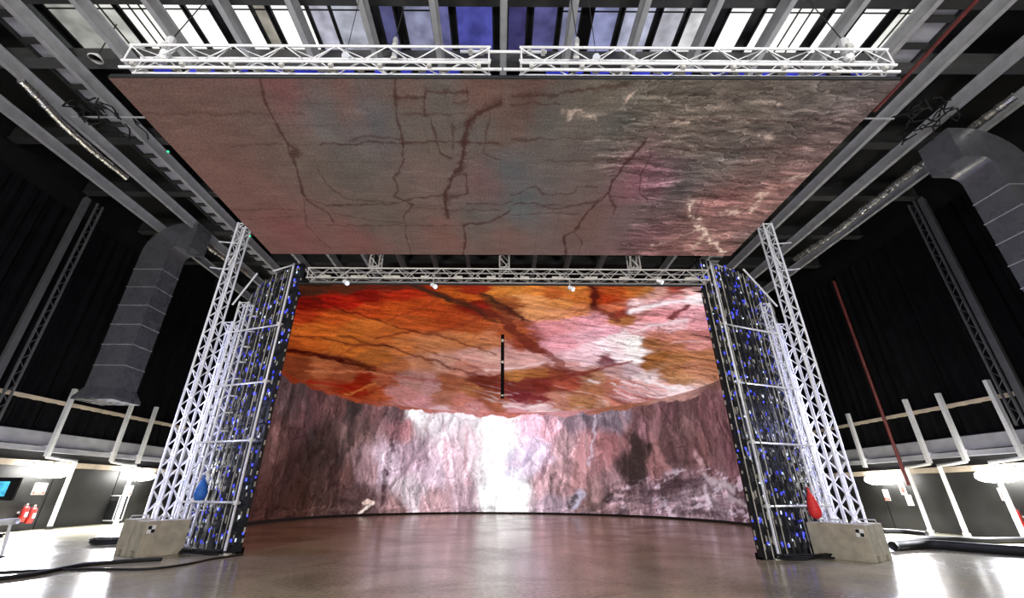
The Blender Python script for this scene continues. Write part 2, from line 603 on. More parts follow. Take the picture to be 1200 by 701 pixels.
nx, ny = 1000, 330
u = np.linspace(0, 1, nx)[None, :]
v = np.linspace(0, 1, ny)[:, None]
c0, c1, c2, c3 = [np.array(c) for c in CF]
co = (c0 * (1 - u[..., None]) + c1 * u[..., None]) * (1 - v[..., None]) + (c3 * (1 - u[..., None]) + c2 * u[..., None]) * v[..., None]
X, Yf = co[..., 0], co[..., 1] * 0.62
wx = X + 0.35 * (fbm(X * 0.9, Yf * 1.2, 11) - 0.5)
wy = Yf + 0.35 * (fbm(X * 0.9, Yf * 1.2, 21) - 0.5)
ctrl_px = [
    (170, 105, 98, 76, 69), (250, 105, 105, 78, 72), (330, 108, 120, 72, 72), (400, 105, 112, 76, 68), (240, 150, 106, 80, 72), (300, 150, 99, 81, 74),
    (300, 230, 108, 76, 70), (260, 200, 112, 80, 73), (380, 140, 94, 98, 98), (440, 140, 88, 96, 102), (360, 190, 97, 86, 77),
    (420, 195, 88, 85, 79), (480, 110, 112, 76, 66), (490, 130, 88, 90, 85), (520, 112, 92, 92, 88), (560, 105, 112, 76, 66),
    (480, 160, 96, 88, 80), (520, 170, 100, 90, 82), (560, 150, 92, 90, 86), (500, 200, 112, 88, 84), (560, 215, 116, 84, 86),
    (600, 190, 82, 92, 96), (600, 150, 106, 78, 66), (620, 105, 92, 60, 52), (640, 140, 86, 88, 84), (720, 150, 92, 92, 86),
    (460, 220, 98, 84, 78), (440, 250, 92, 84, 76), (560, 248, 90, 88, 84), (610, 240, 88, 96, 98), (520, 275, 120, 82, 74), (600, 280, 116, 84, 76),
    (340, 270, 116, 70, 68), (420, 280, 116, 74, 70), (650, 190, 100, 90, 84), (690, 215, 104, 88, 84), (740, 215, 132, 80, 92),
    (770, 210, 128, 84, 100), (690, 260, 108, 78, 70), (740, 255, 104, 88, 86), (760, 275, 122, 80, 86), (800, 210, 96, 94, 92),
    (700, 110, 108, 98, 84), (760, 125, 112, 104, 90), (820, 110, 104, 96, 84), (880, 120, 106, 96, 86), (960, 105, 96, 90, 84), (1020, 105, 92, 88, 84),
    (800, 160, 116, 104, 92), (870, 150, 118, 104, 94), (940, 145, 104, 92, 86), (990, 140, 108, 92, 90), (860, 180, 98, 94, 90), (940, 190, 124, 98, 96),
    (890, 200, 108, 90, 86), (850, 230, 150, 98, 94), (900, 225, 166, 116, 108), (870, 250, 150, 104, 98), (840, 265, 122, 84, 82), (880, 275, 96, 82, 78),
    (820, 285, 168, 120, 112), (845, 295, 150, 104, 98), (780, 295, 118, 76, 74)]
ctrl = []
for a, b_, r, g, bl in ctrl_px:
    k = 0.8 if r < 140 else 0.9
    ctrl.append(to_feat_ceiling(a, b_) + (101 + (r - 101) * k, 83 + (g - 83) * k, 75 + (bl - 75) * k))
colr = scatter_color(wx + 0.5 * (fbm(X * 2, Yf * 3, 12) - 0.5), wy + 0.4 * (fbm(X * 2, Yf * 3, 22) - 0.5), ctrl, 2.8, 0.10)
# fine grain and strata
right = sm(1.2, 2.6, X + 0.6 * (fbm(X, Yf * 2, 77) - 0.5) - 1.7 * sm(4.1, 5.2, Yf) * (1 - sm(3.2, 4.0, X)))
tone = 0.82 + 0.36 * fbm(X * 2.5, Yf * 7, 31)
colr *= tone[..., None]
st = ridged(X * 1.2, wy * 7 - X * 0.4, 41, 5)
st2 = fbm(X * 2.2 + 3, wy * 15 - X * 0.6, 45, 5)
rough_rock = 0.62 + 0.75 * sm(0.35, 0.8, st2) + 0.35 * (st - 0.6)
yq = Yf + 0.10 * (fbm(X * 1.3, Yf * 2.0, 47, 4) - 0.5) * 2
hr = fbm(X * 0.8 + 5, yq * 6.5 - X * 0.22, 49, 6)
rough_rock = 0.72 + 0.35 * sm(0.35, 0.8, st2) + 0.2 * (st - 0.6) + 0.15 * np.clip(relief(hr, 0.3, 1.0), -2, 2.5)
dl, ll, tn = terraces(fbm(X * 0.42, yq * 2.6 - X * 0.10, 53, 5), 12, 0.13)
rough_rock *= (1 - 0.42 * dl) * (1 + 0.55 * ll) * (0.80 + 0.4 * tn)
rough_rock *= 1 + 0.9 * sm(0.60, 0.74, fbm(X * 1.1, yq * 12 - X * 0.3, 57, 4))
colr *= (1 + (rough_rock - 1) * (0.12 + 0.88 * right))[..., None]
# cracks
wob = 0.05
cxw = X + wob * 2 * (fbm(X * 5, Yf * 5, 61) - 0.5)
cyw = Yf + wob * 2 * (fbm(X * 5, Yf * 5, 71) - 0.5)


def Z6(pts):  # crop frame 150..600 x 85..305
    return [(150 + x * 0.375, 85 + y * 0.375) for x, y in pts]


def Z7(pts):  # crop frame 600..1060
    return [(600 + x * 0.3833, 85 + y * 0.3833) for x, y in pts]


CR = [
    (Z6([(410, 20), (435, 105), (465, 160), (500, 230), (520, 290), (545, 370), (560, 400), (625, 440), (645, 475)]), 0.05, 0.55),
    (Z6([(545, 370), (560, 480), (600, 525), (635, 550)]), 0.03, 0.4),
    (Z6([(500, 225), (525, 240), (515, 255)]), 0.1, 0.5),
    (Z6([(835, 20), (840, 110), (855, 190), (860, 270), (850, 310), (830, 330), (845, 370), (830, 385)]), 0.045, 0.5),
    (Z6([(835, 75), (930, 80), (935, 55), (1060, 60)]), 0.06, 0.45),
    (Z6([(930, 60), (925, 125)]), 0.04, 0.45),
    (Z6([(1060, 40), (1060, 95), (1020, 90)]), 0.025, 0.35),
    (Z6([(0, 130), (330, 130), (550, 128)]), 0.02, 0.25),
    (Z6([(320, 228), (480, 225)]), 0.02, 0.3),
    (Z6([(600, 225), (850, 218), (1160, 220)]), 0.03, 0.5),
    (Z6([(690, 212), (740, 200), (850, 205)]), 0.025, 0.4),
    (Z6([(850, 130), (1050, 128)]), 0.02, 0.35),
    (Z6([(945, 150), (965, 200), (975, 250), (1010, 270)]), 0.04, 0.5),
    (Z6([(1160, 100), (1110, 120), (1065, 150), (1050, 210), (1048, 270), (1040, 300), (1010, 330), (990, 380), (1000, 455)]), 0.11, 0.6),
    (Z6([(1015, 160), (1018, 240)]), 0.06, 0.4),
    (Z6([(1010, 330), (1055, 320), (1060, 380), (1010, 390)]), 0.06, 0.5),
    (Z6([(1130, 130), (1110, 250), (1160, 275)]), 0.03, 0.45),
    (Z6([(1050, 270), (1085, 265)]), 0.03, 0.4),
    (Z6([(590, 300), (620, 350), (680, 395), (830, 405)]), 0.035, 0.4),
    (Z6([(560, 395), (620, 415), (830, 410), (900, 390), (990, 385)]), 0.035, 0.5),
    (Z6([(640, 440), (760, 460), (860, 470)]), 0.02, 0.35),
    (Z6([(830, 385), (890, 410), (860, 450), (870, 510), (885, 570)]), 0.04, 0.5),
    (Z6([(300, 430), (520, 425)]), 0.02, 0.3),
    (Z6([(340, 460), (540, 450)]), 0.02, 0.3),
    (Z6([(620, 478), (1050, 478)]), 0.025, 0.4),
    (Z6([(1060, 410), (1160, 412), (1200, 400)]), 0.03, 0.4),
    (Z6([(1195, 430), (1130, 470), (1045, 475), (1055, 520), (1045, 570)]), 0.06, 0.55),
    (Z6([(880, 420), (1000, 430), (1160, 430)]), 0.02, 0.35),
    (Z7([(0, 72), (150, 65), (350, 40)]), 0.05, 0.45),
    (Z7([(0, 100), (140, 92)]), 0.03, 0.4),
    (Z7([(0, 205), (200, 203), (380, 205)]), 0.022, 0.4),
    (Z7([(410, 210), (350, 275), (310, 330), (295, 370), (235, 420), (190, 485), (160, 500), (165, 555)]), 0.065, 0.6),
    (Z7([(295, 370), (315, 410), (308, 435)]), 0.05, 0.5),
    (Z7([(190, 485), (215, 520), (205, 555)]), 0.03, 0.45),
    (Z7([(430, 250), (395, 310), (390, 370), (410, 390)]), 0.035, 0.45),
    (Z7([(310, 380), (380, 385), (490, 395)]), 0.022, 0.4),
    (Z7([(100, 270), (250, 272), (460, 268)]), 0.02, 0.3),
    (Z7([(0, 375), (70, 350), (95, 375), (190, 370), (200, 350), (260, 350)]), 0.025, 0.4),
    (Z7([(0, 400), (70, 400), (130, 420), (250, 395), (290, 370)]), 0.05, 0.45),
    (Z7([(90, 405), (210, 408)]), 0.03, 0.4),
    (Z7([(0, 435), (130, 430), (200, 435)]), 0.02, 0.35),
    (Z7([(550, 380), (760, 378), (730, 410), (700, 430)]), 0.035, 0.5),
    (Z7([(480, 140), (700, 145), (1100, 150)]), 0.03, 0.4),
    (Z7([(460, 230), (700, 235), (900, 225)]), 0.04, 0.4),
    (Z7([(590, 370), (560, 440), (575, 470)]), 0.03, 0.4),
]
for pts, w_, k_ in CR:
    d = seg_dist(cxw, cyw, poly_c(pts))
    wv = max(w_, 0.032) * (0.65 + 0.9 * fbm(X * 4, Yf * 4, 91, 3))
    wv = wv * (0.55 + 0.9 * sm(0.35, 0.7, fbm(X * 9, Yf * 12, 93, 3)))
    a = np.exp(-(d / (wv * 0.48)) ** 2) * min(1, k_ * 1.5)
    colr = colr * (1 - a[..., None]) + np.array([lin(70), lin(44), lin(40)])[None, None] * a[..., None] * 0.9
# bright sunlit veins lower right
for pts, w_, k_ in ((Z7([(545, 390), (548, 420), (570, 460), (590, 490), (610, 520), (650, 552)]), 0.055, 0.75),
                    (Z7([(575, 478), (500, 505), (430, 530)]), 0.035, 0.5), (Z7([(590, 500), (560, 530)]), 0.08, 0.3),
                    (Z7([(640, 430), (700, 425)]), 0.07, 0.5), (Z7([(770, 370), (735, 415)]), 0.07, 0.5),
                    (Z7([(840, 325), (900, 315)]), 0.05, 0.4), (Z7([(480, 160), (540, 160)]), 0.04, 0.4), (Z7([(355, 70), (352, 95)]), 0.04, 0.5),
                    (Z7([(160, 128), (260, 130)]), 0.035, 0.4), (Z7([(640, 90), (620, 100)]), 0.06, 0.3), (Z7([(720, 200), (800, 205)]), 0.04, 0.35)):
    d = seg_dist(cxw + 0.35 * (fbm(X * 6, Yf * 8, 88) - 0.5), cyw + 0.25 * (fbm(X * 6, Yf * 8, 89) - 0.5), poly_c(pts))
    a = np.clip(np.exp(-(d / w_) ** 2) * k_ * (0.2 + 1.2 * sm(0.4, 0.65, fbm(X * 7, Yf * 14, 99))), 0, 1)
    colr = colr * (1 - a[..., None]) + np.array([lin(232), lin(198), lin(180)]) * a[..., None]
# tile seams of the LED modules
for arr, step, wd in ((X, 0.5, 0.010), (co[..., 1], 0.5, 0.012)):
    f_ = np.abs(((arr / step) % 1) - 0.5)
    colr *= (1 - 0.10 * (f_ > 0.5 - wd / step))[..., None]
half = (X > 0.03)
colr[..., 0] *= np.where(half, 0.97, 1.0)
colr[..., 2] *= np.where(half, 1.02, 1.0)
M['scr_front'] = screen_mat('led_ceiling_picture', 1.0, 0.22, 26)
grid_object('screen', co, colr, M['scr_front'], led_ceiling)
bk = MB().prism([Vector((c.x, c.y, HZ + 0.004)) for c in CF], (0, 0, 0.10)).build('back_cabinets', M['panel_back'], led_ceiling)
for k in range(14):   # hanging bars on top
    y = 5.0 + 0.44 * k
for k in range(6):
    y = 5.3 + 1.05 * k
    MB().box((0, y, HZ + 0.135), (13.5, 0.05, 0.06)).build('hanging_bar', M['alu_dull'], led_ceiling)
ed = MB()
for (pa, pb) in ((CF[0], CF[1]), (CF[1], CF[2]), (CF[2], CF[3]), (CF[3], CF[0])):
    ed.tube(pa + Vector((0, 0, 0.04)), pb + Vector((0, 0, 0.04)), 0.02, 6)
ed.build('edge_frame', M['black'], led_ceiling)
for pz in ((198, 179), (294, 278)):
    p = survey(pz[0], pz[1], 'z', HZ)
    MB().box((p.x - 0.03, p.y, HZ + 0.03), (0.03, 0.03, 0.03)).build('indicator', M['led_green'], led_ceiling)


# ================================================================== TRUSSES
def box_truss(mbs, p0, p1, upv, w, h, pitch, rc=0.024, rl=0.011, skip_first=0):
    """adds to mbs: dict chord list / lacing builder"""
    p0, p1 = Vector(p0), Vector(p1)
    d = (p1 - p0).normalized()
    U = Vector(upv).normalized()
    S = d.cross(U).normalized()
    L = (p1 - p0).length
    cor = [(-1, -1), (1, -1), (1, 1), (-1, 1)]
    P4 = [S * (a * w / 2) + U * (b_ * h / 2) for a, b_ in cor]
    chords = []
    for q in P4:
        m_ = MB()
        m_.tube(p0 + q, p1 + q, rc, 10)
        k = 0.0
        chords.append(m_)
    n = max(2, int(round(L / pitch)))
    st_ = L / n
    faces = []
    for f in range(4):
        a, c = P4[f], P4[(f + 1) % 4]
        m_ = MB()
        for i in range(n):
            A, Bv = (a, c) if (i + f) % 2 == 0 else (c, a)
            m_.tube(p0 + d * (i * st_) + A, p0 + d * ((i + 1) * st_) + Bv, rl, 6)
        faces.append(m_)
    ends = []
    for t in (0.03, L - 0.03):
        m_ = MB()
        for f in range(4):
            m_.tube(p0 + d * t + P4[f], p0 + d * t + P4[(f + 1) % 4], rl * 1.2, 6)
        ends.append(m_)
    return chords, faces, ends


def truss(name, label, loc, p0, p1, upv, w, h, pitch, material, group=None, cat='truss', rc=0.024, rl=0.011):
    t = thing(name, label, cat, loc, group)
    ch, fa, en = box_truss(None, p0, p1, upv, w, h, pitch, rc, rl)
    for m_ in ch:
        m_.build('chord', material, t, smooth=True)
    for m_ in fa:
        m_.build('lacing', material, t, smooth=True)
    for m_ in en:
        m_.build('end_frame', material, t)
    return t


# front pair above the LED ceiling
def front_x(px):
    return survey(px, 66, 'y', 4.85).x


TZ, TH_ = 8.27, 0.40
trusses = []
for (pa, pb, lb) in ((147, 575, 'white box truss over the LED ceiling front edge, left of the centre gap'),
                     (609, 1043, 'white box truss over the LED ceiling front edge, right of the centre gap')):
    xa, xb = front_x(pa), front_x(pb)
    t = truss('truss', lb, ((xa + xb) / 2, 4.95, 8.06), (xa, 4.95, TZ), (xb, 4.95, TZ), (0, 0, 1), 0.24, TH_, 0.44, M['alu'], 'front trusses over the LED ceiling')
    trusses.append(t)
    cl = MB()
    n = 7
    for k in range(n + 1):     # short drop clamps to the pipe below
        x = xa + 0.2 + (xb - xa - 0.4) * k / n
        cl = MB().box((x, 4.85, 8.03), (0.07, 0.06, 0.11))
        cl.build('clamp', M['alu_dull'], t)
    # bundled blue-lit looms inside the truss
    for k in range(12):
        x = xa + 0.6 + (xb - xa - 1.2) * (k + random.uniform(-0.3, 0.3)) / 11
        MB().box((x, 5.03, 8.10 + random.uniform(-0.02, 0.02)), (random.uniform(0.08, 0.4), 0.04, 0.03)).build('blue_light', M['truss_blue'], t)
        MB().box((x + 0.28, 4.99, 8.085), (random.uniform(0.06, 0.18), 0.06, 0.05)).build('cable_clamp', M['plate'], t)
# suspension pipes
for (pa, pb, lb) in ((133, 588, 'thin white pipe under the left front truss'), (590, 1058, 'thin white pipe under the right front truss')):
    a, c = survey(pa, 87, 'y', 4.88), survey(pb, 87, 'y', 4.88)
    z = 7.995
    mb = MB().tube((a.x, 4.90, z), (c.x, 4.90, z), 0.026, 10)
    o = tag(mb.build('suspension_pipe', M['alu'], None, (a.x, 4.9, z), True), lb, 'pipe', 'suspension pipes along the LED ceiling edge')
# bridging pipe above the gap
a, c = survey(540, 53, 'y', 4.95), survey(640, 53, 'y', 4.95)
bt = thing('bridging_pipe', 'short white pipe bridging the gap between the two front trusses', 'pipe', ((a.x + c.x) / 2, 4.95, 8.52))
MB().tube((a.x, 4.95, 8.52), (c.x, 4.95, 8.52), 0.026, 10).build('tube', M['alu'], bt, smooth=True)
for px in (552, 565, 620, 636):
    x = survey(px, 53, 'y', 4.95).x
    MB().box((x, 4.95, 8.525), (0.07, 0.075, 0.11)).build('clamp', M['alu_dull'], bt)

# rear truss across the opening
a, c = survey(362, 318, 'y', 11.0), survey(828, 318, 'y', 11.0)
rear = truss('rear_truss', 'grey box truss spanning the opening between the two LED wall ends', ((a.x + c.x) / 2, 11.05, 7.17),
             (a.x, 11.05, 7.235), (c.x, 11.05, 7.235), (0, 0, 1), 0.28, 0.32, 0.33, M['alu_dull'])
for k in range(12):
    x = a.x + 0.5 + (c.x - a.x - 1) * k / 11
    MB().box((x, 11.07, 7.17), (random.uniform(0.2, 0.5), 0.1, 0.09)).build('ballast_pack' if False else 'cable_tray_box', M['plate'], rear)
NM = ['left', 'centre', 'right']
for i, px in enumerate((441, 591, 742)):
    x = survey(px, 306, 'y', 11.05).x
    truss('hanger_truss', 'vertical truss rising from the rear truss to the roof, %s of three' % NM[i], (x, 11.05, 7.43),
          (x, 11.05, 7.43), (x, 11.05, 12.46), (0, 1, 0), 0.28, 0.28, 0.36, M['alu_dull'], 'hanger trusses above the rear truss')
# second cross pipe behind the rear truss
p1 = survey(305, 309, 'y', 13.5)
for i, (px, py, nm) in enumerate(((405, 331, 'left end'), (508, 335, 'left middle'), (669, 338, 'right middle'), (773, 330, 'right end'))):
    p = survey(px, py, 'y', 10.86)
    t = thing('spotlight', 'small blue-white spotlight hung under the rear truss, %s of the row' % nm, 'spotlight', (p.x, p.y, p.z), 'spotlights under the rear truss')
    ax = (Vector((1, 0, 0)), Vector((0, 0.8, 0.6)), Vector((0, -0.6, 0.8)))
    MB().path([Vector((p.x - 0.07, p.y + 0.02, p.z + 0.05)), Vector((p.x + 0.01, p.y, p.z)), Vector((p.x + 0.06, p.y - 0.02, p.z - 0.04))], [0.05, 0.065, 0.07], 10).build('lamp_head', M['alu'], t)
    MB().tube((p.x + 0.06, p.y - 0.02, p.z - 0.04), (p.x + 0.075, p.y - 0.03, p.z - 0.052), 0.06, 10).build('lens', M['spot_lens'], t)
    MB().tube((p.x - 0.02, p.y + 0.01, p.z), (p.x - 0.02, 10.92, 7.16), 0.012, 6).build('hanging_arm', M['alu_dull'], t)

# chain hoists / struts from the roof to the front trusses
for i, (px0, py0, px1, py1, lb) in enumerate(((190, 72, 204, 42, 'leaning chain hoist above the left end of the front truss'),
                                               (462, 70, 464, 42, 'chain hoist above the middle of the left front truss'),
                                               (675, 70, 676, 42, 'chain hoist above the middle of the right front truss'),
                                               (996, 72, 986, 44, 'leaning chain hoist above the right end of the front truss'))):
    p0 = survey(px0, py0, 'y', 4.95)
    p1 = survey(px1, py1, 'y', 5.0)
    t = thing('chain_hoist', lb, 'hoist', p0, 'chain hoists above the front trusses')
    d = p1 - p0
    r = 0.05 if i in (1, 2) else 0.085
    MB().path([p0 + d * 0.05, p0 + d * 0.12, p0 + d * 0.8, p0 + d * 0.9], [r * 0.6, r, r, r * 0.6], 12).build('motor_body', M['galv'] if i in (0, 3) else M['beam'], t)
    top = Vector((p1.x + d.x * 1.2, p1.y + 0.6, 12.5))
    MB().tube(p0 + d * 0.9, top, 0.010, 6).build('chain', M['beam_dark'], t)
    MB().box(p0 + d * 0.45 + Vector((0.0, -r, 0)), (r * 1.3, 0.05, 0.09)).build('gearbox', M['alu_dull'], t)
    MB().box(p0, (0.1, 0.1, 0.05)).build('hook', M['alu_dull'], t)
for i, (px, py, lb) in enumerate(((405, 66, 'round white lamp behind the left front truss'), (699, 68, 'round white lamp behind the right front truss'))):
    p = survey(px, py, 'y', 5.3)
    t = thing('round_lamp', lb, 'lamp', p, 'round lamps behind the front trusses')
    R_ = 0.075
    vs = [(p + Vector((0, 0, 0.10)), 0.03), (p + Vector((0, 0, 0.06)), R_ * 0.8), (p, R_), (p - Vector((0, 0, 0.05)), R_ * 0.85), (p - Vector((0, 0, 0.09)), R_ * 0.3)]
    MB().path([q for q, _ in vs], [r for _, r in vs], 14).build('globe', M['globe'], t, smooth=True)
    MB().tube(p + Vector((0, 0, 0.1)), Vector((p.x, p.y, 12.94)), 0.008, 6).build('drop_wire', M['beam_dark'], t)
p = survey(112, 69, 'z', 12.2)
t = thing('dish_lamp', 'pale round dish-shaped lamp under the roof at the upper left', 'lamp', p)
MB().path([p + Vector((0, 0, 0.16)), p + Vector((0, 0, 0.08)), p, p - Vector((0, 0, 0.01))], [0.05, 0.12, 0.18, 0.15], 16).build('shade', M['white'], t, smooth=True)
MB().tube(p + Vector((0, 0, 0.16)), p + Vector((0, 0, 1.5)), 0.015, 6).build('drop_rod', M['beam_dark'], t)

# ================================================================== LED VOLUME (horseshoe wall + inner ceiling)
EC, EA, EB = Vector((0.4, 22.0, 0)), 11.5, 11.4
NF = 2.5          # squarer curve in front, round at the back
WH = 8.05
IZ_ = 6.95


def curve_xy(t):
    c, q = math.cos(t), math.sin(t)
    if q >= 0:
        return EC.x + EA * c, EC.y + (EB - 0.3) * q
    e = 2 / NF
    return EC.x + EA * math.copysign(abs(c) ** e, c), EC.y - EB * abs(q) ** e


def ell(t, off=0.0):
    """place on the wall curve at angle t (0 at +x, pi/2 at the back), moved outward by off"""
    x, y = curve_xy(t)
    x0, y0 = curve_xy(t - 1e-3)
    x1, y1 = curve_xy(t + 1e-3)
    n = Vector((y1 - y0, -(x1 - x0), 0)).normalized()
    return Vector((x, y, 0)) + n * off, n


def arc_angle(t, dist):
    """angle reached after walking dist metres along the curve (sign = direction)"""
    st = math.copysign(5e-4, dist)
    L = 0.0
    while L < abs(dist):
        x0, y0 = curve_xy(t)
        t += st
        x1, y1 = curve_xy(t)
        L += math.hypot(x1 - x0, y1 - y0)
    return t


tR_ = -math.acos(((6.1 - EC.x) / EA) ** (NF / 2))
tL = PI + math.acos(((6.3 + EC.x) / EA) ** (NF / 2))


def hit_wall(px, py):
    d = RM @ Vector(((px - CX) / FPX, -(py - CY) / FPX, -1.0))

    def inside(k):
        x, y = (d.x * k - EC.x) / EA, d.y * k - EC.y
        if y >= 0:
            return x * x + (y / (EB - 0.3)) ** 2 < 1
        return abs(x) ** NF + abs(y / EB) ** NF < 1
    lo, hi = 17.0 / d.y, 60.0 / d.y
    for _ in range(50):
        m_ = (lo + hi) / 2
        if inside(m_):
            lo = m_
        else:
            hi = m_
    q = d * lo
    x, y = (q.x - EC.x) / EA, q.y - EC.y
    if y >= 0:
        t = math.atan2(y / (EB - 0.3), x)
    else:
        t = math.atan2(-abs(y / EB) ** (NF / 2), math.copysign(abs(x) ** (NF / 2), x))
    if t < tR_:
        t += 2 * PI
    return -t * 11.55, q.z + CAM_H      # arc metres (left -> right increasing), height


led_wall = thing('led_wall', 'tall horseshoe LED wall around the stage showing a glowing pink canyon cave', 'screen', (EC.x, 33.0, 0))
nx, nz = 1100, 200
tt = np.linspace(tL, tR_, nx)[None, :] + np.zeros((nz, 1))
zz = np.linspace(0.12, WH, nz)[:, None] + np.zeros((1, nx))
cxy = np.array([curve_xy(t) for t in tt[0]])
co = np.stack([np.broadcast_to(cxy[None, :, 0], tt.shape), np.broadcast_to(cxy[None, :, 1], tt.shape), zz], -1)
A_, Zf = -tt * 11.55, zz
wa = A_ + 1.1 * (fbm(A_ * 0.5, Zf * 0.6, 111) - 0.5)
wz = Zf + 0.9 * (fbm(A_ * 0.5, Zf * 0.6, 121) - 0.5)
wall_ctrl = [
    (310, 600, 72, 46, 42), (330, 560, 76, 52, 50), (345, 460, 92, 72, 74), (362, 480, 118, 82, 86), (378, 520, 74, 56, 53), (400, 560, 86, 62, 60),
    (350, 590, 78, 52, 46), (320, 520, 98, 70, 68), (420, 500, 112, 84, 84), (440, 475, 128, 90, 92), (452, 545, 200, 176, 192), (430, 550, 150, 118, 124), (414, 480, 64, 50, 50),
    (404, 470, 120, 84, 84), (418, 590, 70, 50, 50), (385, 585, 84, 62, 58), (455, 600, 130, 100, 102), (470, 500, 150, 104, 110), (464, 480, 104, 80, 84), (490, 482, 255, 246, 252),
    (505, 555, 204, 178, 194), (480, 540, 170, 142, 158), (486, 575, 176, 160, 168), (520, 492, 248, 234, 244), (528, 540, 238, 204, 218), (552, 520, 252, 226, 238), (540, 590, 190, 160, 172), (510, 595, 186, 150, 156),
    (578, 500, 260, 252, 262), (590, 520, 282, 274, 282), (575, 530, 282, 274, 282), (578, 585, 290, 284, 286), (600, 578, 282, 274, 282), (620, 498, 246, 202, 224), (612, 480, 238, 180, 198),
    (618, 535, 246, 222, 246), (632, 525, 240, 214, 240), (600, 550, 235, 225, 245), (642, 505, 232, 178, 194), (655, 520, 200, 160, 168), (640, 570, 190, 152, 160), (660, 560, 176, 138, 144),
    (650, 595, 176, 150, 165), (675, 490, 142, 118, 130), (690, 530, 176, 126, 132), (680, 560, 170, 126, 130), (712, 520, 156, 104, 108), (705, 485, 122, 104, 116), (725, 490, 140, 120, 134), (690, 482, 110, 94, 106),
    (700, 590, 156, 120, 122), (735, 515, 140, 98, 102), (748, 535, 62, 46, 46), (745, 555, 58, 44, 44), (770, 545, 152, 106, 108), (756, 500, 148, 106, 114), (755, 480, 120, 84, 86), (790, 520, 112, 80, 82), (780, 480, 132, 92, 98),
    (800, 500, 124, 90, 92), (832, 480, 104, 70, 74), (820, 530, 112, 76, 78), (850, 500, 98, 66, 70), (862, 545, 108, 72, 78), (835, 555, 120, 84, 88), (760, 580, 132, 104, 114), (720, 580, 136, 106, 112), (800, 588, 142, 118, 128),
    (790, 570, 110, 84, 90), (850, 592, 132, 108, 118), (872, 604, 84, 62, 68), (740, 600, 120, 96, 102), (840, 575, 150, 126, 136)]
ctrl = [hit_wall(a, b_) + ((r * 0.8, g * 0.76, bl * 0.76) if a < 405 else (r, g, bl)) for a, b_, r, g, bl in wall_ctrl]
colw = scatter_color(wa + 1.1 * (fbm(A_ * 1.6, Zf * 0.6, 113, 6, 0.62) - 0.5), wz + 0.9 * (fbm(A_ * 1.6, Zf * 1.0, 123, 6, 0.62) - 0.5), ctrl, 5.2, 0.06)
vert = fbm(wa * 2.2, Zf * 0.45, 131, 5)
vr = ridged(wa * 1.1 + 3, Zf * 0.35, 141, 4)
lum = colw.mean(-1)
amp = np.clip(1.3 - 0.7 * lum, 0.55, 1.0)
k = 1 + amp * (0.6 * (vert - 0.5) - 0.4 * sm(0.72, 0.95, vr) + 0.45 * sm(0.55, 0.8, fbm(wa * 3.1, Zf * 1.0, 151, 4)))
colw *= np.clip(k, 0.3, 2)[..., None]
# blotchy small detail
colw *= (0.86 + 0.3 * fbm(A_ * 5, Zf * 5, 161, 4))[..., None]
# carved relief of the cliff: upright ribs with fine breaks
hgt = 1.2 * ridged(wa * 0.75 + 3, Zf * 0.22, 143, 3) + 0.55 * fbm(wa * 2.6, Zf * 0.9, 153, 5) + 0.16 * fbm(A_ * 7, Zf * 5, 155, 4)
rl = np.clip(relief(hgt, 1.0, 0.25), -2.2, 2.6)
msk = 0.35 + 0.65 * sm(0.42, 0.58, fbm(A_ * 0.5, Zf * 0.4, 145, 3))
colw *= np.clip(1 + 0.17 * amp * msk * rl, 0.25, 2.0)[..., None]
for sx_, sz_, kk, sd in ((0.42, 0.17, 0.55, 251), (0.95, 0.45, 0.35, 261)):
    qa = A_ + 1.0 * (fbm(A_ * 1.1, Zf * 0.6, sd + 3) - 0.5) + 0.25 * (fbm(A_ * 5, Zf * 4, sd + 4) - 0.5)
    qz = Zf + 1.2 * (fbm(A_ * 0.9, Zf * 0.8, sd + 5) - 0.5)
    ee, ii = cells(qa * sx_, qz * sz_, sd)
    colw *= (1 + amp * (kk * (ii - 0.5) - 0.24 * (1 - sm(0, 0.10, ee))))[..., None]
    lip = sm(0.08, 0.12, ee) * (1 - sm(0.14, 0.22, ee)) * (ii > 0.5)
    colw *= (1 + 0.25 * lip)[..., None]
dl, ll, tn = terraces(fbm(wa * 0.5 + 7, Zf * 0.16, 157, 5), 9, 0.07)
colw *= (1 - 0.40 * amp * dl + 0.22 * ll)[..., None]
# rubble and slabs at the foot, heavier on the right
px_r, _ = hit_wall(690, 580)
px_r2, _ = hit_wall(760, 580)
px_s, _ = hit_wall(815, 585)
top = 0.45 + 0.5 * fbm(A_ * 0.6, A_ * 0, 171, 3) + 2.0 * sm(px_r, px_r2, A_) * (0.7 + 0.4 * fbm(A_ * 0.8, A_ * 0, 173, 3))
rub = 1 - sm(top - 0.25, top + 0.05, Zf)
hs = fbm(wa * 0.4, Zf * 1.5 - A_ * 0.12, 191, 5, 0.5) + 0.18 * ridged(A_ * 1.1, Zf * 2.2 - A_ * 0.5, 193, 3)
e1, id1 = cells(A_ * 1.3 + 1.3 * fbm(A_ * 1.5, Zf * 2, 181) - Zf * 0.9, Zf * 2.0 + A_ * 0.5 + 1.0 * fbm(A_ * 2, Zf * 2, 182), 183)
deb = rub * sm(px_s - 1.5, px_s + 1.5, A_)
rs_ = np.clip(relief(hs, 0.35, -1.0), -2.2, 2.6)
dl, ll, tn = terraces(fbm(wa * 0.5, Zf * 1.7 - A_ * 0.12, 195, 4), 7, 0.10)
colw *= (1 + rub * np.clip(1.1 - 0.5 * lum, 0.3, 1) * (0.20 * rs_ - 0.45 * dl + 0.30 * ll))[..., None]
colw *= (1 + deb * ((0.55 + 0.9 * id1) * (0.75 + 0.35 * sm(0, 0.1, e1)) - 1) * 0.8)[..., None]
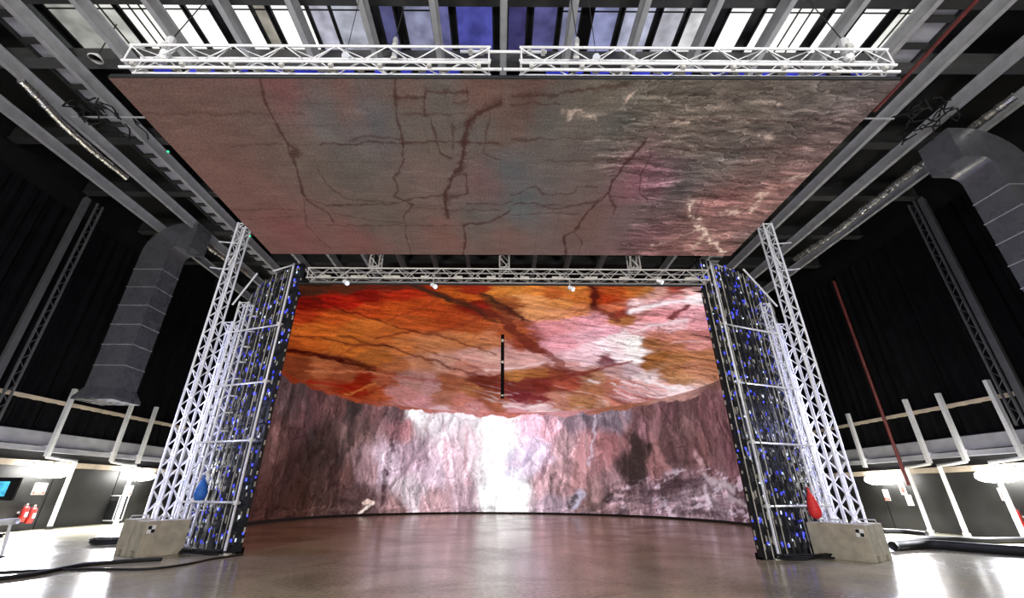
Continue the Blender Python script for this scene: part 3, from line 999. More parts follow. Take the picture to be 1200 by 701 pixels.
hi = rub * sm(px_r - 3, px_r2, A_) * sm(0.60, 0.70, fbm(A_ * 1.3 + Zf * 0.8, Zf * 3.4 - A_ * 1.0, 197, 4))
colw += hi[..., None] * np.array([0.42, 0.34, 0.42]) * 0.7


def wpoly(pts):
    return [hit_wall(*p) for p in pts]


aw = A_ + 0.5 * (fbm(A_ * 2, Zf * 2, 201) - 0.5)
zw = Zf + 0.5 * (fbm(A_ * 2, Zf * 2, 211) - 0.5)
for pts, w_, k_, cc in (
        ([(356, 452), (360, 480), (366, 515)], 0.25, 0.5, (62, 50, 50)), ([(414, 468), (412, 500), (400, 540)], 0.35, 0.55, (56, 44, 44)),
        ([(434, 474), (430, 505), (418, 545)], 0.16, 0.5, (70, 50, 52)), ([(452, 555), (450, 575), (448, 590)], 0.18, 0.7, (60, 40, 44)),
        ([(470, 482), (460, 515), (454, 550), (450, 585)], 0.3, 0.65, (78, 54, 60)), ([(500, 500), (508, 480)], 0.2, 0.3, (150, 110, 120)),
        ([(502, 505), (498, 560), (494, 600)], 0.16, 0.35, (150, 116, 130)), ([(520, 500), (524, 560), (528, 595)], 0.16, 0.35, (176, 130, 140)),
        ([(548, 500), (545, 545), (550, 570)], 0.12, 0.35, (190, 140, 150)), ([(570, 545), (566, 565)], 0.3, 0.4, (150, 130, 150)),
        ([(640, 490), (648, 510), (645, 530), (632, 560)], 0.2, 0.45, (150, 110, 125)), ([(601, 530), (598, 555)], 0.25, 0.35, (190, 175, 215)), ([(614, 545), (620, 530)], 0.2, 0.35, (190, 175, 215)),
        ([(700, 475), (696, 505), (690, 545)], 0.10, 0.5, (220, 200, 220)), ([(686, 500), (684, 560)], 0.1, 0.4, (215, 170, 176)), ([(722, 470), (738, 512)], 0.14, 0.4, (190, 150, 160)),
        ([(744, 515), (748, 540), (745, 565)], 0.55, 0.75, (58, 44, 44)), ([(764, 510), (772, 535), (785, 553)], 0.22, 0.5, (176, 126, 126)), ([(745, 490), (735, 512)], 0.2, 0.5, (84, 56, 58)),
        ([(768, 470), (768, 510)], 0.25, 0.4, (160, 116, 122)), ([(785, 465), (780, 500), (790, 540)], 0.2, 0.5, (78, 54, 56)), ([(815, 455), (815, 540)], 0.16, 0.5, (72, 48, 52)), ([(780, 540), (815, 543)], 0.12, 0.5, (70, 52, 52)),
        ([(840, 500), (846, 530), (858, 560)], 0.16, 0.4, (140, 100, 104)), ([(866, 530), (872, 560)], 0.14, 0.5, (190, 156, 166)), ([(815, 532), (824, 548)], 0.22, 0.7, (190, 150, 156)),
        ([(420, 602), (426, 595), (438, 588)], 0.10, 0.7, (255, 236, 226)), ([(424, 589), (438, 587)], 0.09, 0.7, (255, 220, 210)), ([(395, 586), (420, 590)], 0.12, 0.5, (50, 36, 36)),
        ([(708, 590), (716, 582)], 0.25, 0.7, (50, 40, 40)), ([(672, 590), (680, 578)], 0.3, 0.6, (216, 210, 238)), ([(666, 592), (674, 584)], 0.2, 0.7, (70, 56, 56)), ([(690, 600), (700, 592)], 0.25, 0.5, (84, 66, 64)),
        ([(720, 575), (760, 578), (800, 566), (815, 570)], 0.16, 0.6, (70, 52, 58)), ([(712, 585), (770, 588), (812, 578)], 0.14, 0.5, (80, 62, 68)), ([(790, 600), (840, 604)], 0.16, 0.6, (66, 48, 54)),
        ([(828, 560), (860, 572)], 0.2, 0.5, (196, 176, 186)), ([(852, 582), (876, 592)], 0.16, 0.5, (186, 166, 176)), ([(826, 575), (832, 590)], 0.16, 0.7, (210, 190, 205)),
        ([(575, 575), (572, 585), (590, 592), (612, 585), (616, 572)], 0.32, 0.9, (285, 280, 285))):
    d = seg_dist(aw, zw, wpoly(pts))
    a = np.exp(-(d / (w_ * 1.1)) ** 4) * k_ * (0.6 + 0.7 * sm(0.3, 0.6, fbm(A_ * 4, Zf * 4, 215, 3)))
    a = np.clip(a, 0, 1)
    c_ = np.array([lin(min(255, q)) * max(1, q / 255) for q in cc])
    colw = colw * (1 - a[..., None]) + c_ * a[..., None]
# broad glow of the opening in the cave picture
d = seg_dist(A_ + 2.2 * (fbm(A_ * 0.9, Zf * 0.9, 221, 6, 0.62) - 0.5), Zf + 1.2 * (fbm(A_ * 0.9, Zf * 0.9, 223, 5) - 0.5), wpoly([(582, 492), (580, 535), (590, 552)]))
a = np.clip(np.exp(-(d / 0.9) ** 2) * 0.9 * (0.3 + 1.3 * sm(0.38, 0.6, fbm(A_ * 1.8 + 0.6 * Zf, Zf * 1.5, 231))), 0, 1)
colw = colw * (1 - a[..., None]) + 1.35 * a[..., None]
vn = sm(0.70, 0.9, ridged(A_ * 1.1 + 0.8 * fbm(A_, Zf, 233), Zf * 0.9, 235, 4)) * np.clip(a * 1.6, 0, 1)
colw *= 1 - vn[..., None] * np.array([0.16, 0.36, 0.24])
# ragged overhang of the cave roof along the wall top
ov = IZ_ - 0.06 - 0.75 * fbm(A_ * 1.0, A_ * 0 + 3, 241, 4) * (0.4 + 0.9 * fbm(A_ * 0.25, A_ * 0 + 9, 243, 2)) + 0.12
om = sm(ov - 0.06, ov + 0.04, Zf)
oc = scatter_color(A_, Zf * 0, [hit_wall(x, 470)[:1] + (0.0,) + c for x, c in ((345, (120, 44, 24)), (420, (140, 60, 36)), (470, (150, 84, 72)), (540, (196, 130, 128)), (600, (190, 110, 100)), (650, (200, 140, 146)), (720, (150, 92, 70)), (800, (176, 130, 124)), (840, (110, 76, 72)))], 3, 0.5)
oc *= (0.55 + 0.9 * fbm(A_ * 3, Zf * 9 + A_, 245, 4))[..., None]
colw = colw * (1 - om[..., None]) + oc * om[..., None]
M['scr_wall'] = screen_mat('led_wall_picture', 1.05, 0.10, 9)
grid_object('screen', co, colw, M['scr_wall'], led_wall)
# black kerb at the wall foot with little bright reveals
kb = MB()
N = 160
ring_i, ring_o = [], []
for i in range(N + 1):
    t = tL + (tR_ - tL) * i / N
    ring_i.append(ell(t, -0.10)[0])
    ring_o.append(ell(t, 0.10)[0])
for i in range(N):
    a0, a1, b0, b1 = ring_i[i], ring_i[i + 1], ring_o[i], ring_o[i + 1]
    up = Vector((0, 0, 0.13))
    kb.add([a0, a1, b1, b0, a0 + up, a1 + up, b1 + up, b0 + up], [(0, 1, 5, 4), (2, 3, 7, 6), (4, 5, 6, 7), (0, 3, 2, 1)])
kb.build('kerb', M['rubber'], led_wall)
# outer cabinet shell
sh = MB()
N = 150
for i in range(N):
    t0 = tL + (tR_ - tL) * i / N
    t1 = tL + (tR_ - tL) * (i + 1) / N
    a0, a1, b0, b1 = ell(t0, 0.012)[0], ell(t1, 0.012)[0], ell(t0, 0.06)[0], ell(t1, 0.06)[0]
    z0, z1 = Vector((0, 0, 0.05)), Vector((0, 0, WH))
    sh.add([a0 + z0, a1 + z0, b1 + z0, b0 + z0, a0 + z1, a1 + z1, b1 + z1, b0 + z1],
           [(0, 1, 5, 4), (3, 7, 6, 2), (4, 5, 6, 7), (0, 3, 2, 1)] + ([(0, 4, 7, 3)] if i == 0 else []) + ([(1, 2, 6, 5)] if i == N - 1 else []))
sh.build('cabinet_shell', M['panel_back'], led_wall)


def panel_column(t, rs):
    p, n = ell(t, 0.06)
    T = Vector((-n.y, n.x, 0))
    Zv = Vector((0, 0, 1))
    ax = (T, n, Zv)

    def at(u_, n_, z_):
        return p + T * u_ + n * n_ + Zv * z_
    cab, boxes, li, wl, cb, pl = MB(), MB(), MB(), MB(), MB(), MB()
    z = 0.08
    while z < WH - 0.3:
        cab.box(at(0, 0.02, z + 0.245), (0.485, 0.04, 0.485), ax)
        boxes.box(at(0.0, 0.055, z + 0.25), (0.17, 0.04, 0.30), ax)
        boxes.box(at(-0.17, 0.05, z + 0.12), (0.05, 0.03, 0.06), ax)
        for k in range(3):
            if rs.random() < 0.6:
                li.box(at(rs.uniform(-0.21, 0.21), 0.085, z + rs.uniform(0.06, 0.44)), (0.04, 0.025, rs.uniform(0.03, 0.10)), ax)
        if rs.random() < 0.8:
            wl.box(at(rs.uniform(-0.2, 0.2), 0.085, z + rs.uniform(0.06, 0.4)), (0.03, 0.02, rs.uniform(0.03, 0.08)), ax)
        for u_ in (-0.17, -0.07, 0.07, 0.18):
            if rs.random() < 0.85:
                pl.box(at(u_ + rs.uniform(-0.03, 0.03), 0.08, z + rs.uniform(0.14, 0.36)), (0.034, 0.015, rs.uniform(0.06, 0.2)), ax)
        x0, x1 = rs.uniform(-0.12, 0), rs.uniform(-0.1, 0.12)
        dd = rs.uniform(0.11, 0.15)
        cb.path([at(x0, 0.07, z + 0.38), at(x0 - 0.06, dd, z + 0.22), at((x0 + x1) / 2 - 0.04, dd + 0.01, z + 0.04), at(x1, dd - 0.02, z - 0.06), at(x1, 0.07, z - 0.02 if z > 0.2 else 0.03)], 0.012, 5)
        z += 0.5
    c = cab.build('panel_column', M['panel_back'], led_wall)
    boxes.build('power_boxes', M['power_box'], c)
    li.build('status_lights', M['led_blue'], c)
    if wl.v:
        wl.build('indicator_lights', M['led_white'], c)
    cb.build('cable_loops', M['rubber'], c)
    pl.build('pale_plates', M['module_plate'], c)
    for u_ in (-0.245, 0.0):
        MB().tube(at(u_, 0.115, 0.03), at(u_, 0.115, WH - 0.05), 0.014, 6).build('upright', M['power_box'] if rs.random() < 0.35 else M['module_plate'], c)


rs = random.Random(3)
for t0, sg in ((tL, -1), (tR_, 1)):
    t = arc_angle(t0, 0.25 * sg)
    for k in range(17):
        panel_column(t, rs)
        t = arc_angle(t, 0.5 * sg)

for t0, sg in ((tL, 1), (tR_, -1)):    # the open ends of the wall, with clips and a few lights
    p, n = ell(t0, 0.05)
    T = Vector((-n.y, n.x, 0)) * sg
    ax = (T, n, Vector((0, 0, 1)))
    ef, el, ep = MB(), MB(), MB()
    ef.box(p + T * 0.02 + Vector((0, 0, WH / 2)), (0.03, 0.11, WH - 0.1), ax)
    z = 0.25
    while z < WH - 0.3:
        ep.box(p + T * 0.042 + n * rs.uniform(-0.03, 0.03) + Vector((0, 0, z + rs.uniform(-0.1, 0.1))), (0.016, 0.035, rs.uniform(0.06, 0.16)), ax)
        if rs.random() < 0.5:
            el.box(p + T * 0.045 + n * rs.uniform(-0.03, 0.04) + Vector((0, 0, z + rs.uniform(0.12, 0.25))), (0.018, 0.03, 0.05), ax)
        z += 0.33
    e_ = ef.build('end_frame', M['panel_back'], led_wall)
    ep.build('clips', M['module_plate'], e_)
    el.build('status_lights', M['led_blue'], e_)

# ---- inner ceiling with the orange rock
IZ = 6.95
inner = thing('led_inner_ceiling', 'LED ceiling inside the horseshoe showing orange, red and pink rock', 'screen', (0.2, 20, IZ))


def to_feat_inner(px, py):
    p = survey(px, py, 'z', IZ)
    return p.x * 18.0 / (p.y + 7.0), 132.0 / p.y


ny, nx = 300, 640
yf = 11.12 * (33.0 / 11.12) ** np.linspace(0, 1, ny)
qf = np.abs(yf - EC.y) / np.where(yf > EC.y, (EB - 0.3) * 0.992, EB * 0.992)
pf = np.where(yf > EC.y, 2.0, NF)
hw = EA * 0.992 * np.clip(1 - qf ** pf, 0.0, 1) ** (1 / pf)
xl = np.where(yf < 11.85, -6.0 - (yf - 11.12) * 0.3, EC.x - hw)
xr = np.where(yf < 11.40, 5.95 + (yf - 11.12) * 0.4, EC.x + hw)
uu = np.linspace(-1, 1, nx)
co = np.zeros((ny, nx, 3))
co[..., 0] = xl[:, None] * (1 - uu[None, :]) / 2 + xr[:, None] * (1 + uu[None, :]) / 2
co[..., 1] = yf[:, None]
co[..., 2] = IZ
X = co[..., 0] * 18.0 / (co[..., 1] + 7.0)
V = 132.0 / co[..., 1]
# strata direction turns: on the left they rise to the right, on the right too but steeper
wx = X + 0.5 * (fbm(X * 0.8, V * 0.9, 311) - 0.5)
wv = V + 0.5 * (fbm(X * 0.8, V * 0.9, 321) - 0.5)


def IA(pts):   # crop 340..600 x 325..490
    return [(340 + x * 0.2353, 325 + y * 0.2353) for x, y in pts]


def IB(pts):   # crop 590..850
    return [(590 + x * 0.2353, 325 + y * 0.2353) for x, y in pts]


def ic(f, lst):
    out = []
    for x, y, r, g, b_ in lst:
        (q,) = f([(x, y)])
        out.append(to_feat_inner(*q) + (r, g, b_))
    return out


ctrl = ic(IA, [
    (120, 40, 66, 38, 26), (300, 45, 90, 46, 30), (480, 45, 130, 42, 28), (90, 130, 120, 22, 14), (200, 120, 160, 28, 18), (300, 120, 178, 36, 20), (380, 85, 130, 24, 18), (560, 85, 176, 46, 24),
    (80, 190, 176, 56, 26), (220, 200, 196, 86, 34), (400, 160, 190, 72, 30), (560, 150, 192, 80, 32), (700, 160, 190, 76, 34), (800, 200, 178, 72, 34), (620, 220, 186, 84, 38), (380, 240, 200, 108, 46),
    (120, 250, 200, 100, 38), (100, 320, 196, 96, 36), (260, 330, 200, 108, 44), (40, 340, 170, 76, 30), (480, 270, 190, 100, 46), (560, 350, 196, 116, 66), (700, 350, 206, 132, 88), (860, 300, 200, 124, 78), (900, 240, 178, 84, 44),
    (1000, 320, 190, 120, 84), (420, 400, 170, 96, 46), (520, 440, 176, 104, 66), (640, 430, 196, 130, 100), (760, 420, 210, 156, 138), (900, 390, 214, 160, 152), (1000, 390, 216, 170, 160),
    (860, 450, 200, 136, 120), (980, 450, 206, 150, 142), (40, 440, 130, 60, 34), (150, 450, 170, 96, 60), (250, 480, 150, 78, 50), (320, 550, 150, 44, 22), (420, 560, 170, 80, 44), (360, 520, 130, 34, 18),
    (480, 520, 160, 84, 60), (600, 520, 180, 130, 124), (680, 540, 190, 140, 140), (560, 580, 196, 134, 132), (800, 530, 160, 92, 66), (960, 520, 110, 46, 34), (1040, 520, 116, 50, 40), (900, 560, 170, 108, 72), (760, 590, 180, 116, 96),
    (660, 620, 214, 150, 156), (860, 610, 206, 130, 118), (980, 600, 150, 84, 62), (900, 650, 220, 150, 150), (1040, 630, 170, 100, 76), (720, 690, 244, 210, 220),
    (870, 110, 190, 90, 34), (950, 60, 150, 46, 26), (930, 150, 140, 36, 26), (1040, 80, 214, 130, 58), (1080, 130, 150, 84, 44)])
ctrl += ic(IB, [
    (60, 60, 210, 134, 62), (140, 60, 204, 124, 56), (240, 80, 176, 92, 44), (320, 60, 206, 126, 58), (120, 110, 222, 152, 96), (280, 130, 214, 140, 80), (380, 100, 204, 116, 54), (160, 180, 226, 156, 104), (250, 190, 214, 146, 104),
    (340, 160, 210, 134, 92), (40, 280, 178, 90, 54), (90, 330, 150, 70, 50), 
    (230, 250, 226, 150, 158), (330, 230, 228, 158, 166), (420, 230, 232, 164, 178), (300, 320, 232, 164, 180), (420, 300, 240, 186, 202), (520, 270, 238, 178, 196), (580, 310, 252, 236, 244), (630, 330, 262, 258, 262), (520, 350, 250, 226, 238),
    (420, 370, 246, 212, 226), (360, 400, 240, 200, 214), (640, 400, 258, 248, 252), (560, 400, 246, 226, 236), (430, 420, 236, 200, 212), (330, 450, 200, 150, 150), (500, 420, 150, 100, 110), (480, 200, 216, 150, 160),
    (500, 100, 180, 64, 30), (560, 70, 170, 76, 34), (640, 60, 176, 100, 46), (700, 60, 184, 120, 66), (540, 150, 200, 110, 80), (600, 170, 150, 60, 44), (600, 210, 170, 110, 66), (680, 150, 246, 214, 220),
    (760, 70, 200, 150, 140), (800, 130, 236, 186, 196), (880, 60, 150, 70, 56), (850, 110, 220, 160, 166), (950, 110, 250, 236, 242), (920, 80, 216, 170, 170), (720, 200, 214, 146, 152), (800, 190, 222, 150, 160), 
    (960, 180, 228, 166, 180), (1020, 170, 226, 164, 178), (700, 250, 230, 180, 190), (840, 240, 234, 190, 200), (980, 240, 214, 150, 160), (760, 290, 190, 124, 110), (900, 290, 196, 130, 120), (1020, 290, 190, 120, 118),
    (720, 330, 160, 104, 70), (850, 340, 178, 114, 88), (960, 330, 204, 140, 134), (760, 400, 150, 96, 54), (880, 400, 172, 116, 76), (1000, 390, 176, 118, 84), (720, 450, 152, 100, 60), (850, 470, 176, 122, 84), (960, 450, 190, 130, 104), (1040, 430, 176, 120, 90),
    (880, 510, 196, 144, 108), (40, 360, 200, 150, 146), (100, 400, 216, 166, 164), (30, 430, 204, 160, 156), (60, 490, 178, 116, 66), (180, 490, 158, 96, 56), (280, 490, 140, 70, 50), (30, 530, 116, 48, 42), (140, 540, 120, 52, 46),
    (200, 540, 124, 46, 40), (320, 530, 160, 76, 60), (450, 500, 168, 120, 96), (540, 480, 190, 150, 150), (640, 470, 206, 180, 190), (700, 490, 236, 216, 222), (420, 560, 172, 112, 84), (520, 540, 170, 106, 90), (620, 540, 196, 140, 140),
    (700, 540, 210, 160, 160), (800, 550, 226, 180, 184), (860, 560, 240, 216, 222), (600, 590, 196, 130, 132), (700, 590, 190, 120, 118), (90, 600, 124, 52, 58), (180, 620, 150, 74, 72), (60, 650, 210, 150, 160), (180, 660, 226, 190, 196), (280, 610, 190, 130, 114),
    (380, 620, 176, 122, 88), (500, 640, 190, 140, 120), (560, 620, 176, 110, 96)])
coli = scatter_color(wx + 0.55 * (fbm(X * 2.0, V * 4.2, 312, 6, 0.65) - 0.5), wv + 0.42 * (fbm(X * 2.0, V * 4.2, 322, 6, 0.65) - 0.5), ctrl, 6.5, 0.006)
lumi = coli.mean(-1)
s1 = fbm(wx * 1.6 - wv * 0.4, (wv * 6 + wx * 2.0), 331, 5)
s2 = ridged(wx * 0.9, wv * 3.4 + wx * 1.1, 341, 5)
coli *= (0.62 + 0.62 * s1 + 0.30 * (s2 - 0.55))[..., None]
rightm = sm(1.0, 3.5, X)
dk = sm(0.78, 0.95, s2)
coli *= (1 - 0.5 * dk * (0.4 + 0.6 * rightm))[..., None]
hh = fbm(wx * 1.0 - wv * 0.2, wv * 3.6 + wx * 1.3, 343, 6) + 0.4 * ridged(wx * 1.3, wv * 2.4 + wx * 0.7, 345, 5)
coli *= np.clip(1 + (0.13 + 0.09 * rightm) * np.clip(relief(hh, 0.5, 1.0), -2.2, 2.6), 0.3, 1.8)[..., None]
dl, ll, tn = terraces(fbm(wx * 0.4, wv * 1.3 + wx * 0.42, 347, 5), 13, 0.09)
wgt = 0.35 + 0.65 * sm(0.40, 0.6, fbm(X * 0.7, V * 0.7, 349, 3))
coli *= (1 - 0.48 * dl * wgt)[..., None]
coli *= (1 + 0.22 * ll * wgt)[..., None]
coli *= np.array([1.0, 0.93, 0.9]) * (0.80 + 0.20 * sm(-2.0, 1.0, X))[..., None]
# light streaks low on the right, falling to the right
s3 = ridged(wx * 0.7, wv * 4.0 - wx * -1.4, 351, 4)
low = (1 - sm(4.9, 6.0, V)) * sm(-3.0, 1.0, X)
hl = sm(0.74, 0.92, s3) * low
coli = coli * (1 - 0.5 * hl[..., None]) + np.array([0.95, 0.72, 0.75]) * (0.5 * hl)[..., None]
# broad ragged bands of darker rock
bx = X + 0.5 * (fbm(X * 2.0, V * 2.6, 401) - 0.5)
bv = 2 * V + 0.8 * (fbm(X * 2.0, V * 2.6, 411) - 0.5)
for pts, w_, k_, cc in (
        ([(340, 338), (420, 338), (485, 336)], 0.26, 0.7, (78, 34, 22)), ([(345, 352), (400, 356), (440, 352)], 0.16, 0.6, (120, 16, 11)),
        ([(478, 331), (515, 345), (555, 359), (588, 376), (612, 396), (630, 412)], 0.20, 0.85, (98, 38, 28)), ([(480, 332), (520, 348), (548, 360)], 0.10, 0.7, (52, 32, 24)),
        ([(568, 346), (590, 360), (610, 376)], 0.09, 0.85, (54, 32, 25)), ([(605, 392), (640, 415), (660, 432), (690, 440)], 0.17, 0.75, (122, 52, 36)),
        ([(338, 411), (400, 421)], 0.20, 0.9, (58, 10, 7)), ([(400, 421), (436, 434)], 0.12, 0.85, (58, 12, 8)), ([(360, 446), (400, 452), (425, 459)], 0.16, 0.75, (128, 24, 13)),
        ([(545, 450), (600, 450), (640, 446), (700, 434)], 0.09, 0.6, (116, 46, 36)), ([(592, 468), (615, 462), (640, 468)], 0.14, 0.6, (112, 38, 42)),
        ([(694, 330), (698, 348), (697, 362)], 0.08, 0.9, (76, 26, 20)), ([(697, 361), (712, 368), (722, 378)], 0.08, 0.8, (110, 48, 36)), ([(785, 374), (795, 365), (806, 358)], 0.08, 0.8, (104, 34, 28)),
        ([(640, 445), (700, 432), (742, 425)], 0.05, 0.7, (120, 46, 40))):
    pp = [to_feat_inner(*p) for p in pts]
    d = seg_dist(bx, bv, [(a_, 2 * b_) for a_, b_ in pp])
    a = (1 - sm(w_ * 0.8, w_ * 1.25, d)) * k_ * (0.7 + 0.5 * fbm(X * 4, V * 6, 421, 3))
    a = np.clip(a, 0, 1)
    c_ = np.array([lin(q) for q in cc])[None, None] * (0.6 + 0.8 * fbm(X * 3, V * 7, 431, 4))[..., None]
    coli = coli * (1 - a[..., None]) + c_ * a[..., None]
# breaks and fissures
jx = X + 0.16 * (fbm(X * 3, V * 3, 361) - 0.5) * 2
jv = V + 0.16 * (fbm(X * 3, V * 3, 371) - 0.5) * 2


def ipoly(pts):
    return [to_feat_inner(*p) for p in pts]


RB = (84, 26, 18)
for pts, w_, k_, cc in (
        (IA([(100, 100), (240, 155), (430, 215), (600, 265), (640, 270)]), 0.06, 0.75, (70, 18, 12)), (IA([(20, 290), (150, 300), (290, 330), (480, 345), (600, 390), (720, 415), (820, 460), (960, 495)]), 0.07, 0.75, (80, 26, 18)),
        (IA([(250, 290), (400, 330), (500, 350)]), 0.09, 0.7, (66, 22, 16)), (IA([(430, 305), (620, 272), (740, 285), (900, 345), (1020, 385)]), 0.06, 0.7, (84, 28, 20)), (IA([(620, 340), (740, 385), (840, 415)]), 0.05, 0.65, (96, 40, 30)),
        (IA([(700, 270), (850, 240), (950, 200)]), 0.12, 0.5, (120, 36, 24)), (IA([(480, 215), (620, 170), (720, 120)]), 0.05, 0.5, (120, 38, 22)), (IA([(240, 390), (330, 340), (500, 330)]), 0.05, 0.5, (120, 48, 26)),
        (IA([(0, 370), (120, 385), (280, 410), (420, 455)]), 0.16, 0.85, (56, 10, 7)), (IA([(420, 455), (560, 500), (720, 520)]), 0.1, 0.5, (120, 40, 30)), (IA([(880, 520), (1060, 500), (1100, 545)]), 0.1, 0.5, (100, 42, 32)),
        (IA([(980, 470), (1105, 450)]), 0.06, 0.7, (244, 210, 206)), (IA([(880, 430), (960, 470), (900, 480)]), 0.06, 0.5, (130, 60, 54)),
        (IA([(590, 30), (700, 75), (800, 115), (930, 165), (1010, 220)]), 0.14, 0.8, (58, 34, 24)), (IA([(960, 90), (1050, 150), (1105, 180)]), 0.16, 0.75, (66, 36, 26)), (IA([(30, 180), (150, 160), (320, 175)]), 0.07, 0.5, (100, 14, 10)),
        (IA([(80, 470), (320, 470), (520, 490)]), 0.05, 0.5, (196, 120, 84)), (IA([(110, 510), (260, 520), (340, 570)]), 0.12, 0.6, (120, 18, 10)), (IA([(360, 590), (480, 540)]), 0.07, 0.6, (110, 22, 14)), (IA([(280, 590), (420, 530)]), 0.05, 0.6, (200, 120, 60)),
        (IB([(0, 165), (70, 200), (130, 240), (190, 300)]), 0.26, 0.6, (104, 38, 30)), (IB([(60, 300), (160, 370), (280, 400)]), 0.16, 0.6, (110, 42, 32)), (IB([(200, 430), (300, 470), (350, 480)]), 0.12, 0.6, (100, 36, 30)),
        (IB([(0, 150), (120, 215)]), 0.06, 0.8, (58, 30, 24)), (IB([(280, 510), (380, 485), (520, 445), (640, 420)]), 0.07, 0.8, (120, 44, 44)), (IB([(500, 405), (545, 425)]), 0.1, 0.8, (110, 60, 66)),
        (IB([(440, 30), (452, 100), (455, 155)]), 0.14, 0.85, (76, 24, 18)), (IB([(455, 150), (530, 190), (560, 225)]), 0.08, 0.7, (110, 50, 40)), (IB([(560, 200), (640, 150), (760, 130), (880, 60)]), 0.09, 0.6, (130, 56, 48)),
        (IB([(640, 170), (800, 130), (1020, 105)]), 0.11, 0.9, (258, 244, 250)), (IB([(820, 210), (860, 175), (920, 140)]), 0.09, 0.85, (96, 30, 26)), (IB([(560, 230), (640, 230), (720, 170)]), 0.07, 0.5, (120, 70, 50)),
        (IB([(640, 270), (760, 240), (900, 215)]), 0.06, 0.7, (250, 226, 234)), (IB([(940, 292), (1060, 298)]), 0.05, 0.9, (30, 20, 20)), (IB([(840, 325), (1060, 318)]), 0.06, 0.6, (236, 186, 190)), (IB([(780, 470), (900, 445), (1050, 440)]), 0.06, 0.5, (130, 60, 40)),
        (IB([(0, 455), (120, 445), (200, 425)]), 0.06, 0.7, (240, 206, 206)), (IB([(130, 220), (280, 190), (420, 160)]), 0.04, 0.6, (130, 66, 44)), (IB([(60, 110), (55, 90), (200, 60)]), 0.04, 0.5, (150, 80, 44)), (IB([(40, 150), (240, 110), (400, 85)]), 0.04, 0.5, (150, 80, 46)),
        (IB([(420, 510), (480, 530)]), 0.05, 0.8, (244, 216, 220)), (IB([(540, 530), (700, 590), (800, 600)]), 0.06, 0.8, (246, 214, 220)), (IB([(600, 520), (760, 570), (840, 590)]), 0.06, 0.8, (246, 220, 226)), (IB([(700, 515), (860, 560), (910, 575)]), 0.08, 0.85, (252, 236, 240)),
        (IB([(560, 560), (650, 605)]), 0.05, 0.7, (240, 200, 206)), (IB([(800, 540), (920, 550)]), 0.05, 0.8, (246, 226, 230)), (IB([(570, 540), (720, 600)]), 0.04, 0.6, (120, 40, 40)), (IB([(650, 530), (800, 585)]), 0.04, 0.6, (124, 44, 42)),
        (IB([(30, 600), (90, 580), (180, 610)]), 0.14, 0.5, (116, 36, 44)), (IB([(0, 640), (100, 655), (200, 640)]), 0.09, 0.7, (250, 226, 230))):
    d = seg_dist(jx, jv, ipoly(pts))
    wv_ = w_ * (0.5 + 1.0 * fbm(X * 2.2, V * 2.2, 381, 3))
    a = np.exp(-(d / wv_) ** 2) * k_
    c_ = np.array([lin(min(255, q)) * max(1, q / 255) for q in cc])
    coli = coli * (1 - a[..., None]) + c_ * a[..., None]
coli *= (0.84 + 0.32 * fbm(X * 7, V * 9, 391, 3))[..., None]
M['scr_inner'] = screen_mat('led_inner_ceiling_picture', 1.0, 0.08, 9)
grid_object('screen', co, coli, M['scr_inner'], inner)
bmb = MB()
idx = list(range(0, ny, 6)) + [ny - 1]
vs = [Vector((co[i, 0, 0], co[i, 0, 1], IZ + 0.01)) for i in idx] + [Vector((co[i, -1, 0], co[i, -1, 1], IZ + 0.01)) for i in reversed(idx)]
bmb.prism(vs, (0, 0, 0.05))
fix_normals(bmb.build('back_cabinets', M['panel_back'], inner))
# black hanging sensor pole
p = survey(589, 393, 'y', 20.0)
q = survey(589, 467, 'y', 20.0)
p0 = Vector((p.x, 20.0, min(p.z, IZ - 0.02)))
dz = survey(589, 393, 'z', IZ - 0.02)
q = survey(590, 467, 'y', dz.y)
hp = thing('hanging_pole', 'thin black pole hanging from the middle of the orange LED ceiling', 'pole', (dz.x, dz.y, q.z))
MB().box((dz.x, dz.y, (IZ + q.z) / 2), (0.13, 0.08, IZ - q.z)).build('shaft', M['drape'], hp)
for zz_, hh in ((IZ - 0.25, 0.12), (q.z + (IZ - q.z) * 0.55, 0.1), (q.z + 0.1, 0.06)):
    MB().box((dz.x, dz.y - 0.045, zz_), (0.09, 0.02, hh)).build('clip', M['plate'], hp)

